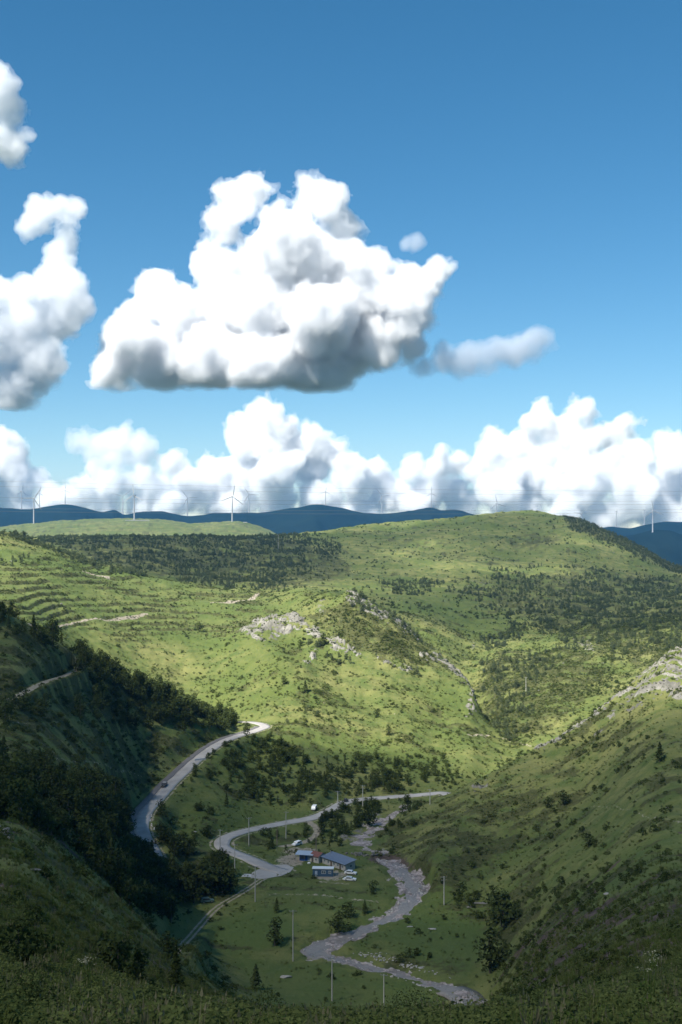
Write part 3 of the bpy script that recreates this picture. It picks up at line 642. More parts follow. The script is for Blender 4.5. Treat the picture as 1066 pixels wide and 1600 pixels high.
cloud('cloud', 'largest white cumulus cloud with a flat grey base in the middle of the sky', [
    (370, 320, 30), (395, 305, 20), (350, 345, 18), (495, 310, 28), (515, 330, 28), (535, 355, 24), (470, 330, 25), (430, 345, 26), (400, 400, 42), (450, 400, 60), (500, 420, 62), (540, 420, 42), (560, 440, 50),
    (240, 450, 28), (232, 480, 28), (265, 470, 30), (290, 490, 36), (340, 420, 32), (350, 480, 55), (420, 490, 70), (500, 510, 75), (560, 500, 60), (610, 470, 45), (640, 460, 32), (670, 445, 22), (682, 425, 12), (630, 510, 40),
    (180, 560, 38), (210, 530, 40), (270, 550, 50), (340, 560, 55), (410, 570, 55), (480, 570, 55), (550, 550, 45), (600, 535, 38), (240, 590, 30), (300, 595, 30), (170, 590, 25), (400, 600, 28), (480, 600, 26), (530, 585, 22), (645, 545, 20)], D1, M_CL, 3, base_row=606)
cloud('cloud', 'thin grey wisp trailing to the right of the largest cloud', [(660, 570, 14), (690, 562, 17), (720, 560, 18), (750, 556, 17), (780, 552, 18), (810, 545, 20), (835, 536, 18), (855, 540, 12), (690, 545, 12), (705, 566, 15), (735, 560, 14), (765, 556, 14), (795, 550, 16), (822, 542, 16)], D1, M_THIN, 5, thick=0.6, amp=.6, fine=.9)
cloud('cloud', 'tiny white puff to the right of the largest cloud', [(652, 379, 7), (646, 384, 6), (634, 384, 6)], D1, M_THIN, 6, amp=.35, fine=.5, levels=(0, 2.5, 6))
cloud('cloud', 'soft grey white cloud at the left edge with a tall crooked neck', [
    (100, 335, 16), (112, 322, 12), (75, 335, 16), (55, 345, 14), (40, 360, 12), (105, 365, 15), (100, 390, 15), (98, 420, 20), (120, 450, 26), (85, 440, 25), (130, 475, 20), (50, 460, 28), (20, 480, 28), (-15, 480, 30), (90, 490, 34), (40, 510, 40), (0, 540, 45), (60, 560, 36), (-30, 600, 50), (20, 600, 36), (60, 590, 28), (-60, 520, 60), (10, 620, 24), (85, 575, 16), (90, 325, 14), (108, 350, 13), (108, 378, 13), (100, 405, 15), (62, 330, 9), (60, 352, 11), (100, 435, 20)], D1, M_HALF, 8, base_row=640, amp=.75, fine=1.2)
cloud('cloud', 'small white cloud fragment high at the left edge', [(-25, 150, 30), (-5, 140, 22), (0, 165, 22), (12, 185, 16), (5, 215, 22), (20, 222, 14), (-20, 205, 34), (-2, 118, 12), (30, 228, 8)], D1, M_HALF, 9, amp=.8, fine=1.2)
D2 = 20000.0; u2 = D2 / FPX
M_BK = trio('far_vapour', u2, 40, 20, 12, (.960, .962, .967)); M_BKS = trio('soft_far_vapour', u2, 55, 40, 36, SO)
cloud('cloud', 'towering white cumulus on the horizon at the centre left', [
    (405, 648, 18), (390, 665, 18), (420, 660, 20), (375, 690, 22), (410, 690, 28), (445, 680, 22), (455, 700, 28), (490, 690, 22), (520, 705, 22), (490, 730, 36), (430, 740, 40), (370, 740, 36), (540, 730, 26), (560, 750, 30), (500, 780, 36), (430, 790, 36), (360, 790, 30), (330, 745, 28), (280, 735, 20), (300, 765, 30), (250, 770, 26), (590, 735, 20), (610, 770, 30), (640, 730, 18), (680, 722, 14), (670, 765, 30), (715, 725, 14), (720, 770, 26), (560, 800, 30), (640, 800, 24), (720, 800, 20)], D2, M_BK, 12, thick=1.0)
cloud('cloud', 'towering white cumulus on the horizon at the right with two peaks', [
    (850, 650, 18), (835, 668, 18), (865, 670, 20), (815, 690, 20), (780, 700, 20), (765, 720, 20), (850, 705, 34), (900, 648, 18), (915, 638, 12), (890, 668, 22), (905, 690, 24), (940, 680, 14), (965, 675, 14), (980, 666, 14), (955, 695, 14), (800, 740, 36), (770, 770, 36), (850, 760, 36), (820, 800, 30), (900, 740, 24), (745, 745, 14)], D2 * 0.95, M_BK, 14, thick=0.9)
cloud('cloud', 'broad white cloud bank low at the right edge', [
    (870, 765, 22), (890, 760, 22), (925, 745, 26), (960, 728, 24), (1000, 722, 24), (1040, 715, 24), (1080, 715, 28), (920, 785, 34), (980, 765, 36), (1040, 760, 36), (1100, 770, 50), (950, 810, 30), (890, 800, 22), (1050, 810, 36), (1010, 800, 22)], D2 * 0.82, M_BK, 16, thick=0.9)
cloud('cloud', 'hazy pale puff above the horizon at the left', [(130, 690, 16), (160, 690, 20), (190, 688, 20), (220, 690, 22), (235, 695, 14), (180, 715, 20), (210, 715, 20), (150, 705, 16), (195, 670, 8)], D2 * 0.9, M_BKS, 18, amp=.7)
cloud('cloud', 'white cloud on the horizon cut by the left edge', [(0, 688, 16), (18, 695, 16), (30, 712, 14), (-20, 690, 24), (5, 725, 26), (-40, 740, 50), (30, 745, 22), (60, 750, 12), (20, 775, 30), (75, 780, 22), (40, 800, 24)], D2 * 0.93, M_BK, 20, amp=.75, fine=.9)
cloud('cloud', 'low white cloud on the horizon between the left turbines', [(150, 745, 14), (130, 760, 16), (170, 755, 18), (200, 760, 20), (230, 755, 20), (110, 780, 22), (160, 790, 26), (220, 790, 28), (270, 725, 12), (265, 790, 22)], D2 * 0.9, M_BK, 22, amp=.75, fine=.9)
# the cloud that shades the near valley: high over the left shoulder, out of the frame
SH = np.array(SUN_DIR) / SUN_DIR.z
def shade_pt(x, y, z0, alt): return np.array([x, y, z0]) + SH * (alt - z0)
EDGE = [(-900, 640), (-500, 625), (-200, 615), (-100, 622), (-30, 628), (20, 608), (60, 550), (110, 506), (200, 450), (330, 415), (500, 405)]
cen = []; r_ = np.random.default_rng(77)
ALT = 1100.0
for x in np.arange(-420, 420, 62):
    ye = np.interp(x, [e[0] for e in EDGE], [e[1] for e in EDGE])
    y = ye - 70
    while y > -330:
        cen.append((*shade_pt(x + r_.uniform(-15, 15), y + r_.uniform(-12, 12), -105, ALT + r_.uniform(-20, 20)), 78 + r_.uniform(-10, 10))); y -= 62
cen = np.array(cen); 
kids = [(c[0] + r_.normal() * 45, c[1] + r_.normal() * 30 - 15, c[2] + 40 + r_.uniform(0, 40), r_.uniform(25, 48)) for c in cen for _ in range(4)]
allc = np.vstack([cen, np.array(kids)])
sme = blob_mesh('cloud', allc[:, :3], allc[:, 3], 14.0)
SHADE = tag(mobj('cloud', sme, cloud_mat('shade_cloud_vapour', 128.0, (.98, .98, .98))), 'broad cloud overhead that shades the near valley', 'cloud', 'cumulus clouds over the hills')
P2 = [(-330, 1300), (-230, 1500), (-120, 1350), (-60, 1650), (-330, 1750), (-180, 1800), (20, 1500), (200, 1500), (330, 1300), (420, 1500), (480, 1750), (300, 1180), (140, 1250), (560, 1450), (100, 2000), (300, 2050), (450, 2000), (250, 1800), (0, 1900), (600, 1900)]
c2 = np.array([(*shade_pt(x, y, -60, 1150), 120 + r_.uniform(-30, 40)) for x, y in P2]); k2 = np.array([(c_[0] + r_.normal() * 90, c_[1] + r_.normal() * 70, c_[2] + r_.uniform(-10, 50), r_.uniform(40, 80)) for c_ in c2 for _ in range(4)])
a2 = np.vstack([c2, k2]); tag(mobj('cloud', blob_mesh('cloud', a2[:, :3], a2[:, 3], 18.0), cloud_mat('thin_shade_cloud_vapour', 420.0, (.98, .98, .98))), 'thin cloud overhead that dims the far woods', 'cloud', 'cumulus clouds over the hills')
# the air
hb = MB().box((0, 3700, (-240 + 330) / 2.0), (13000, 8400, 570))
HAZE = hb.build('haze', bpy.data.materials.new('blue_air'))
hm = HAZE.data.materials[0]; hm.use_nodes = True; hm.node_tree.nodes.clear()
ho = hm.node_tree.nodes.new('ShaderNodeOutputMaterial'); hv = hm.node_tree.nodes.new('ShaderNodeVolumePrincipled')
hv.inputs['Color'].default_value = (0.13, 0.47, 1.0, 1); hv.inputs['Density'].default_value = 4.2e-5; hv.inputs['Anisotropy'].default_value = 0.2
hm.node_tree.links.new(hv.outputs[0], ho.inputs['Volume'])
tag(HAZE, 'thin blue haze in the air over the valley', kind='stuff')
# ------------------------------------------------------------------ plants
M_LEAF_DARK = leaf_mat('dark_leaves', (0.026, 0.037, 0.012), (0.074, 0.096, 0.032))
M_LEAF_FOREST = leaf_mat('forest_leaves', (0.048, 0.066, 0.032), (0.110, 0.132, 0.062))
M_LEAF_SHRUB = leaf_mat('shrub_leaves', (0.028, 0.042, 0.012), (0.085, 0.108, 0.032))
M_LEAF_BRIGHT = leaf_mat('bright_leaves', (0.050, 0.085, 0.018), (0.115, 0.155, 0.036))
M_GRASS = leaf_mat('grass_blades', (0.072, 0.098, 0.024), (0.155, 0.165, 0.052), 0.3)
M_WEED = leaf_mat('weed_leaves', (0.062, 0.082, 0.024), (0.145, 0.165, 0.055))
M_DRY = leaf_mat('dry_grass_blades', (0.120, 0.105, 0.055), (0.230, 0.205, 0.115), 0.3)
M_LIME = leaf_mat('lime_leaves', (0.16, 0.22, 0.010), (0.30, 0.36, 0.02), 0.3)
M_BARK = simple('bark', (0.10, 0.085, 0.065), 0.9, var=0.3, scale=8)
M_PALEBARK = simple('pale_bark', (0.30, 0.27, 0.22), 0.9, var=0.25, scale=8)

def leaf_quads(P, Nrm, size, r_, aspect=0.75, droop=0.0):
    """one folded quad per point"""
    n = len(P)
    t = r_.normal(size=(n, 3)); t -= Nrm * (t * Nrm).sum(1, keepdims=True); t /= np.linalg.norm(t, axis=1, keepdims=True) + 1e-9
    b = np.cross(Nrm, t); s = (size * r_.uniform(0.6, 1.35, n))[:, None]
    V = np.stack([P - t * s * .5 - b * s * .5 * aspect * .5, P - b * s * .5 * aspect + t * s * 0.12, P + t * s * .5, P + b * s * .5 * aspect + t * s * 0.1], 1)
    return V.reshape(-1, 3), np.arange(4 * n).reshape(n, 4)
def crown_mesh(name, seed, h, w, nleaf, size, kind='round', lobes=8, base=0.12):
    r_ = np.random.default_rng(seed); P, Nn = [], []
    if kind == 'round':
        L = []
        for i in range(lobes):
            z = base + (1 - base) * (i + .6) / lobes * 0.86; a = r_.uniform(0, 6.28) + i * 2.4
            prof = math.sin(min(1.0, (z - base) / (1 - base) * 0.92 + 0.12) * math.pi) ** 0.6
            o = 0.30 * w * prof; L.append((math.cos(a) * o, math.sin(a) * o, z * h, 0.30 * w * (0.55 + 0.5 * prof) * r_.uniform(.8, 1.2), h * 0.16 * r_.uniform(.8, 1.25)))
        L.append((0, 0, h * .55, .30 * w, h * .36)); L.append((0, 0, h * .88, .16 * w, h * .12))
        wts = np.array([l[3] ** 2 for l in L]); wts /= wts.sum()
        for l, c in zip(L, r_.multinomial(nleaf, wts)):
            v = r_.normal(size=(c, 3)); v /= np.linalg.norm(v, axis=1, keepdims=True); rad = r_.uniform(0.62, 1.1, c) ** 0.8
            P.append(np.array(l[:3]) + v * rad[:, None] * np.array([l[3], l[3], l[4]])); Nn.append(v)
    else:
        t = r_.uniform(0, 1, nleaf) ** 0.75; z = base * h + (1 - base) * h * (1 - t) ; rr = w * .5 * (t ** 0.85) * (0.75 + 0.25 * np.cos(z / h * 40)) * r_.uniform(0.55, 1.08, nleaf)
        a = r_.uniform(0, 6.28, nleaf); rr *= 1 + 0.2 * np.cos(a * 3 + z * 2 / h * 5)
        P.append(np.stack([np.cos(a) * rr, np.sin(a) * rr, z - 0.12 * rr], 1)); Nn.append(np.stack([np.cos(a), np.sin(a), np.full(nleaf, .9)], 1))
    P = np.vstack(P); Nn = np.vstack(Nn) + r_.normal(size=P.shape) * 0.45; Nn[:, 2] += 0.25
    Nn /= np.linalg.norm(Nn, axis=1, keepdims=True)
    P[:, 2] = np.maximum(P[:, 2], 0.03 * h)
    V, F = leaf_quads(P, Nn, size, r_)
    return mesh_np(name, V, F)
def trunk_mesh(name, h, r, seed, limbs=4):
    r_ = random.Random(seed); bm = bmesh.new()
    def tb(a, b, r1, r2):
        d = b - a; bmesh.ops.create_cone(bm, cap_ends=True, segments=6, radius1=r1, radius2=r2, depth=d.length, matrix=Matrix.Translation((a + b) / 2) @ d.to_track_quat('Z', 'Y').to_matrix().to_4x4())
    p = Vector((0, 0, -0.3)); k = 4
    for i in range(k):
        q = Vector((r_.uniform(-.03, .03) * h, r_.uniform(-.03, .03) * h, h * (i + 1) / k)); tb(p, q, r * (1 - i / k * .8), r * (1 - (i + 1) / k * .8)); p = q
    for i in range(limbs):
        z = h * (0.35 + 0.5 * i / limbs); a = i * 2.4; tb(Vector((0, 0, z)), Vector((math.cos(a) * h * .25, math.sin(a) * h * .25, z + h * .2)), r * .4, r * .12)
    me = bpy.data.meshes.new(name); bm.to_mesh(me); bm.free(); return me
def with_mat(me, m): me.materials.append(m); return me
TREES = []
for k, (kd, h, w, nl, sz, lb) in enumerate([('round', 7, 5.0, 460, .62, 8), ('round', 8.5, 4.6, 460, .62, 10), ('round', 6, 5.6, 440, .60, 7), ('cone', 8, 4.0, 430, .62, 0), ('cone', 7, 3.2, 400, .58, 0)]):
    TREES.append(dict(h=h, crown=crown_mesh('crown', 100 + k, h, w, nl, sz, kd, lb, 0.10), trunk=with_mat(trunk_mesh('trunk', h * .8, .02 * h, k), M_BARK)))
SHRUBS = [(1.6, crown_mesh('shrub', 200 + k, 1.6, w, 170, .34, 'round', lb, 0.02)) for k, (w, lb) in enumerate([(2.4, 5), (3.2, 6), (2.0, 5), (2.8, 4)])]
def tuft_mesh(name, seed, n, h, spread, width, heads=0):
    r_ = np.random.default_rng(seed); V, F = [], []
    for i in range(n):
        a = r_.uniform(0, 6.28); o = r_.uniform(0, spread) ** 1; hh = h * r_.uniform(.5, 1.1); ln = r_.uniform(.1, .55) * hh
        p = np.array([math.cos(a) * o, math.sin(a) * o, -0.05]); d = np.array([math.cos(a + r_.normal() * .6), math.sin(a + r_.normal() * .6), 0]); s = np.array([-d[1], d[0], 0]) * width * .5
        m = p + d * ln * .35 + np.array([0, 0, hh * .6]); e = p + d * ln + np.array([0, 0, hh])
        b = len(V); V += [p - s, p + s, m + s * .8, m - s * .8, e + s * .12, e - s * .12]; F += [(b, b + 1, b + 2, b + 3), (b + 3, b + 2, b + 4, b + 5)]
        if i < heads:
            b = len(V); c = e + np.array([0, 0, .02]); q = s * 2.2; u_ = np.array([0, 0, .13]) + d * .03; V += [c - q, c - u_ * .2, c + q, c + u_]; F += [(b, b + 1, b + 2, b + 3)]
    return mesh_np(name, V, F)
def weed_mesh(name, seed, h, nstem, leaf):
    r_ = np.random.default_rng(seed); P, Nn = [], []
    for i in range(nstem):
        a = r_.uniform(0, 6.28); ln = r_.uniform(.1, .5); hh = h * r_.uniform(.6, 1.1); k = r_.integers(9, 15); t = np.linspace(.12, 1, k)
        c = np.stack([math.cos(a) * ln * t ** 1.5 * h, math.sin(a) * ln * t ** 1.5 * h, hh * t], 1); b = r_.uniform(0, 6.28, k)
        P.append(c + np.stack([np.cos(b), np.sin(b), 0 * b], 1) * leaf * .5); Nn.append(np.stack([np.cos(b) * .6, np.sin(b) * .6, np.ones(k)], 1) + r_.normal(size=(k, 3)) * .3)
    P, Nn = np.vstack(P), np.vstack(Nn); Nn /= np.linalg.norm(Nn, axis=1, keepdims=True)
    V, F = leaf_quads(P, Nn, leaf, r_, .6); return mesh_np(name, V, F)

# --- where things grow: plants per square metre
AREA = np.zeros((NV, NU)); dpx = np.gradient(PXS); dY = np.gradient(DEP)
AREA = (YY * dpx[None, :] / FPX) * dY[:, None]
clear = sstep(3.5, 6.5, RD) * sstep(1.2, 2.2, TD) * sstep(1.2, 2.2, TB) * sstep(1.0, 2.0, PL) * sstep(5.0, 7.5, S_D) * (1 - sstep(.45, .8, gravel)) * sstep(11, 15, np.hypot(XX - HOUSE[0], YY - HOUSE[1])) * sstep(5, 8, np.hypot(XX - APRON[0], YY - APRON[1])) * sstep(11, 14, np.hypot(XX - hit(546, 1376)[0], YY - hit(546, 1376)[1])) * sstep(4, 6, np.hypot(XX - hit(324, 1411)[0], YY - hit(324, 1411)[1])) * sstep(3, 5, np.hypot(XX - hit(464, 1322)[0], YY - hit(464, 1322)[1]))
NB = fbm2(XX / 30, YY / 30, 4, 81); NC = fbm2(XX / 80, YY / 80, 3, 87); NS = fbm2(XX / 9, YY / 9, 3, 91)
wood_left = mx.reduce([Pg([(-80, 1175), (60, 1205), (195, 1225), (212, 1300), (262, 1322), (352, 1345), (356, 1395), (300, 1420), (262, 1440), (210, 1425), (120, 1335), (60, 1300), (-80, 1280)], 10, 215, 540),
    Pg([(118, 1018), (165, 1035), (250, 1078), (372, 1126), (352, 1142), (290, 1138), (215, 1142), (140, 1135), (128, 1090)], 8, 420, 700),
    Pg([(-80, 945), (0, 955), (100, 1005), (95, 1025), (0, 985), (-80, 975)], 6, 420, 620) * .7,
    E(160, 1105, 70, 18, 0, 380, 640) * .5, E(25, 1110, 40, 18, 0, 380, 640) * .6, E(430, 1160, 45, 12, 15, 560, 700) * .3])
wood_valley = mx.reduce([Pg([(300, 1185), (420, 1150), (470, 1180), (480, 1260), (400, 1255), (330, 1225), (290, 1240)], 12, 520, 690) * .9, Pg([(410, 1205), (520, 1185), (700, 1195), (720, 1225), (600, 1236), (520, 1250), (470, 1258)], 8, 560, 700) * 1.1,
    Pg([(500, 1270), (545, 1260), (600, 1262), (620, 1270), (590, 1300), (545, 1320), (500, 1315)], 6, 480, 580) * 1.0, Pg([(365, 1305), (480, 1295), (490, 1312), (440, 1335), (400, 1328)], 5, 470, 560) * .8, E(640, 1262, 14, 10, 0, 500, 580), Lm([(470, 1312), (520, 1320), (570, 1322), (600, 1335)], 9, 455, 530) * .9, E(560, 1385, 30, 10, 0, 400, 470) * .5, E(600, 1290, 40, 18, 0, 480, 570) * .9, E(430, 1450, 25, 22, 0, 350, 430) * .55, E(530, 1440, 30, 14, -20, 370, 430) * .5,
    Lm([(250, 1290), (262, 1240), (330, 1200), (372, 1165)], 9, 480, 690) * .5, E(300, 1270, 50, 30, 0, 470, 600) * .35, E(770, 1430, 30, 20, 0, 340, 460), E(765, 1490, 14, 26, 0, 320, 400)])
wood_back = mx.reduce([Pg([(60, 846), (200, 838), (330, 838), (450, 842), (520, 858), (500, 880), (440, 918), (300, 905), (150, 872)], 14, 1230, 2050) * .52, Lm([(70, 843), (200, 839), (330, 840), (450, 843), (525, 858)], 9, 1500, 2060) * 1.0, Pg([(270, 888), (440, 900), (446, 926), (360, 922), (280, 908)], 5, 1150, 1500) * 1.2,
    Pg([(690, 930), (760, 905), (900, 893), (1080, 900), (1080, 1010), (1000, 1048), (930, 1010), (860, 970), (800, 960)], 26, 900, 1750) * .52, E(640, 918, 45, 10, 0, 1200, 1600), E(655, 950, 16, 5, 0, 1000, 1300), Pg([(880, 805), (960, 826), (1080, 886), (1080, 910), (960, 858), (892, 832)], 6, 1650, 2250) * 1.0,
    Pg([(752, 1075), (770, 1010), (790, 980), (850, 985), (880, 1020), (850, 1060), (830, 1130), (790, 1160), (765, 1125)], 18, 740, 1010) * .6, Lm([(765, 1010), (830, 965), (900, 1010)], 14, 850, 1200) * .8])
wood_knoll = mx.reduce([Lm([(490, 1005), (520, 1025), (550, 1050)], 10, 740, 960), Lm([(555, 938), (600, 962), (690, 1020)], 7, 880, 1010), Lm([(0, 838), (40, 842), (90, 858), (150, 884), (225, 900)], 5, 1080, 1300) * .9, E(30, 880, 40, 12, 0, 900, 1160) * .5, Lm([(0, 968), (100, 1000)], 8, 600, 800) * .4, E(460, 1080, 40, 14, 0, 700, 800) * .12, E(640, 1060, 80, 25, 10, 720, 880) * .15, E(560, 1130, 160, 25, 8, 600, 780) * .12])
def scatter_pts(dens, cap=None, vis=None):
    lam = (dens * AREA * (VIS_T if vis is None else vis))[:-1, :-1]
    n = rng.poisson(np.clip(lam, 0, 50)); i, j = np.nonzero(n); c = n[i, j]; i = np.repeat(i, c); j = np.repeat(j, c)
    a, b = rng.random(len(i)), rng.random(len(i))
    y = DEP[i] * (1 - b) + DEP[i + 1] * b; px = PXS[j] * (1 - a) + PXS[j + 1] * a; x = (px - PX0) / FPX * y
    z = (ZZ[i, j] * (1 - a) + ZZ[i, j + 1] * a) * (1 - b) + (ZZ[i + 1, j] * (1 - a) + ZZ[i + 1, j + 1] * a) * b
    P = np.stack([x, y, z], 1); return P, px, i, j
def gn_scatter(name, P, S, rz, srcs, idx, label, tilt=None):
    """points that carry copies of a few source plants or stones: only for what is past counting"""
    me = bpy.data.meshes.new(name); n = len(P); me.vertices.add(n); me.vertices.foreach_set('co', P.astype(np.float32).ravel())
    for nm, tp, key, dat in (('siz', 'FLOAT_VECTOR', 'vector', np.asarray(S, np.float32)), ('rot', 'FLOAT_VECTOR', 'vector', np.stack([np.zeros(n) if tilt is None else tilt, np.zeros(n), rz], 1).astype(np.float32)), ('idx', 'INT', 'value', np.asarray(idx, np.int32))):
        me.attributes.new(nm, tp, 'POINT').data.foreach_set(key, dat.ravel())
    ng = bpy.data.node_groups.new(name, 'GeometryNodeTree')
    ng.interface.new_socket('Geometry', in_out='INPUT', socket_type='NodeSocketGeometry'); ng.interface.new_socket('Geometry', in_out='OUTPUT', socket_type='NodeSocketGeometry')
    N, Lk = ng.nodes, ng.links; gi, go, jn = N.new('NodeGroupInput'), N.new('NodeGroupOutput'), N.new('GeometryNodeJoinGeometry')
    def att(nm, tp):
        a = N.new('GeometryNodeInputNamedAttribute'); a.data_type = tp; a.inputs['Name'].default_value = nm; return a.outputs[0]
    sz, ro, ix = att('siz', 'FLOAT_VECTOR'), att('rot', 'FLOAT_VECTOR'), att('idx', 'INT')
    e2r = N.new('FunctionNodeEulerToRotation'); Lk.new(ro, e2r.inputs[0])
    for k, s in enumerate(srcs):
        oi = N.new('GeometryNodeObjectInfo'); oi.inputs['Object'].default_value = s; oi.inputs['As Instance'].default_value = True; oi.transform_space = 'ORIGINAL'
        cp = N.new('FunctionNodeCompare'); cp.data_type = 'INT'; cp.operation = 'EQUAL'; Lk.new(ix, cp.inputs[2]); cp.inputs[3].default_value = k
        ip = N.new('GeometryNodeInstanceOnPoints'); Lk.new(gi.outputs[0], ip.inputs['Points']); Lk.new(oi.outputs['Geometry'], ip.inputs['Instance']); Lk.new(cp.outputs[0], ip.inputs['Selection'])
        Lk.new(e2r.outputs[0], ip.inputs['Rotation']); Lk.new(sz, ip.inputs['Scale']); Lk.new(ip.outputs[0], jn.inputs[0])
    Lk.new(jn.outputs[0], go.inputs[0])
    o = link(bpy.data.objects.new(name, me)); md = o.modifiers.new('scatter', 'NODES'); md.node_group = ng
    return tag(o, label, kind='stuff')
def place_tree(name, P, k, scale, rz, mat, label, group, bark=None):
    e = empty(name, P, rz); e.scale = (scale[0], scale[0], scale[1]); tag(e, label, 'tree', group)
    c = bpy.data.objects.new('crown', TREES[k]['crown']); link(c, e); t = bpy.data.objects.new('trunk', TREES[k]['trunk']); link(t, e)
    if len(TREES[k]['crown'].materials) == 0: TREES[k]['crown'].materials.append(mat)
    c.material_slots[0].link = 'OBJECT'; c.material_slots[0].material = mat
    return e, c
# single trees that stand out, by bearing and foot row: (px, row, height px, kind, label)
LONE = [
 (215, 966, 0, 0, ''),
 (443, 1070, 15, 0, 'small round tree alone on the sunlit slope below the rocky knoll'), (477, 1082, 20, 3, 'pointed tree with a long shadow on the sunlit slope below the knoll'),
 (312, 987, 16, 2, 'bushy tree on the lowest terrace of the sunlit slope'), (590, 1120, 14, 0, 'dark round tree low on the middle of the sunlit hill'), (607, 1148, 18, 1, 'dark tree on the sunlit hill above the valley road'),
 (1031, 1190, 32, 3, 'dark upright tree alone high on the right slope'), (935, 1085, 12, 0, 'small tree in the clearing behind the cliff'), (505, 1008, 22, 1, 'leafy tree beside the knoll rocks'), (637, 1265, 26, 1, 'dark tree standing up at the near edge of the valley road'),
 (575, 1290, 30, 0, 'dark bushy tree beside the lamp post by the road'), (503, 1300, 30, 3, 'pointed dark tree beside the dirt turning off the valley road'), (430, 1478, 46, 1, 'tall dark bush tree by the left bend of the stream'), (530, 1457, 34, 2, 'dark bush tree where the stream bends back'),
 (785, 1452, 62, 2, 'large dark round tree at the foot of the right slope'), (766, 1520, 68, 0, 'large dark oval bush tree beside the lower stream'), (100, 1522, 0, 0, ''), (348, 1395, 52, 0, 'big dark tree at the edge of the wood nearest the parked green car'), (318, 1400, 55, 2, 'broad dark tree second from the meadow edge of the wood'), (253, 1435, 48, 1, 'dark tree at the lowest tip of the shaded wood'),
 (30, 1535, 85, 2, 'dark small tree with a pale trunk at the lower left edge'), (185, 1530, 80, 0, 'dark leafy bush tree low in the foreground left of centre'), (215, 1540, 60, 1, 'narrow dark bush tree in the foreground'), (400, 1545, 40, 3, 'small pointed dark tree on the near bank left of the white stone'), (262, 1500, 45, 0, 'dark bush beside the end of the dirt track'), (275, 1545, 62, 3, 'upright dark bush just above the foreground grass'),
 (858, 1262, 16, 2, 'small bush tree near the brow of the right slope'), (880, 1258, 24, 0, 'dark bush tree on the brow where the right slope path begins'), (920, 1325, 26, 2, 'dark bush tree on the middle of the right slope'), (470, 1010, 12, 0, 'small tree in front of the pale knoll rocks')]
near_crowns = []
for px, row, hp, k, lab in LONE:
    if hp == 0: continue
    dmin = 60 if row > 1490 and px < 420 else 0
    p = hit(px, row, None, dmin); s = hp / FPX * p[1] / TREES[k]['h']
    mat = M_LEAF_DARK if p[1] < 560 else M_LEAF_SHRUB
    wsc = s * (1.15 if k != 3 else 1.25)
    place_tree('tree', p - np.array([0, 0, .1]), k, (wsc, s), rng.uniform(0, 6.28), mat, lab, None)
# woods: all sown together, the largest to the eye become trees of their own
tall = []
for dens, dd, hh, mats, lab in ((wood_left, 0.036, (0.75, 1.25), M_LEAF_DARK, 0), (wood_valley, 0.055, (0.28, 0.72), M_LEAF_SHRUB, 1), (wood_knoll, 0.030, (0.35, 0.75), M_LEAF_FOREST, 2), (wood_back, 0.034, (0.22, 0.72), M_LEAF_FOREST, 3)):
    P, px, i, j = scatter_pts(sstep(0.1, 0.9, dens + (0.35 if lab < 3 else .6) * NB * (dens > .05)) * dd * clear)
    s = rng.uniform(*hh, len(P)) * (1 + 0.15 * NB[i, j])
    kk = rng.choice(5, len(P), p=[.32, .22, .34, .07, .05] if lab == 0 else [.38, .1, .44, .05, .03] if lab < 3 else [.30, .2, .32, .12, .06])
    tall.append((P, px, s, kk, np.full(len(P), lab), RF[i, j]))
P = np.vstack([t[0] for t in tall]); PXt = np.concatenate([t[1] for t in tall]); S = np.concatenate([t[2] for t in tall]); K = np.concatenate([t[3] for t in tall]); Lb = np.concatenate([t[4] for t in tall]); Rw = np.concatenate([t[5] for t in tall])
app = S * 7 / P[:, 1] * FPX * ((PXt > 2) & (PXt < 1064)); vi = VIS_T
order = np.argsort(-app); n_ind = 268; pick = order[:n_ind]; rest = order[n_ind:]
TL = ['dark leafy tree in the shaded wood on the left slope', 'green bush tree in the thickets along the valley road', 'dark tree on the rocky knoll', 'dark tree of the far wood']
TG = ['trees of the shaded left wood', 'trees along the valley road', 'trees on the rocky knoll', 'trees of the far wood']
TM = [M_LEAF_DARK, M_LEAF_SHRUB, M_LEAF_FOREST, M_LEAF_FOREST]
def wood_zone(px, row):
    if row < 1150: 
        if px < 110: return 'dark tree on the crest of the left hill above the pale path'
        return 'dark tree on the falling crest of the left hill' + (' above the road bend' if px > 300 else ' right of the pale path')
    if px > 300: return 'dark tree at the meadow end of the shaded wood'
    if px > 200: return 'dark tree of the shaded wood just below the climbing road' if row < 1385 else 'dark tree at the lower tip of the shaded wood'
    if row < 1230: return 'dark tree along the upper edge of the shaded wood'
    if row > 1310: return 'dark tree along the lower edge of the shaded wood above the grassy slope'
    return 'dark leafy tree at the left edge of the shaded wood' if px < 60 else 'dark leafy tree in the thick of the shaded wood left of the road'
for q in pick:
    l_ = Lb[q]; kd_ = K[q] >= 3; lab_ = wood_zone(PXt[q], Rw[q]) if l_ == 0 else TL[l_]; lab_ = lab_.replace('dark ', 'dark pointed ' if kd_ else ('dark broad ' if K[q] == 2 else 'dark rounded '), 1)
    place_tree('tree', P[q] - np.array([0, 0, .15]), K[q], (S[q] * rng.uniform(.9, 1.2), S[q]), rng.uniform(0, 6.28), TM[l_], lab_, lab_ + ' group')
print('trees', len(P), 'individual', np.bincount(Lb[pick], minlength=4))
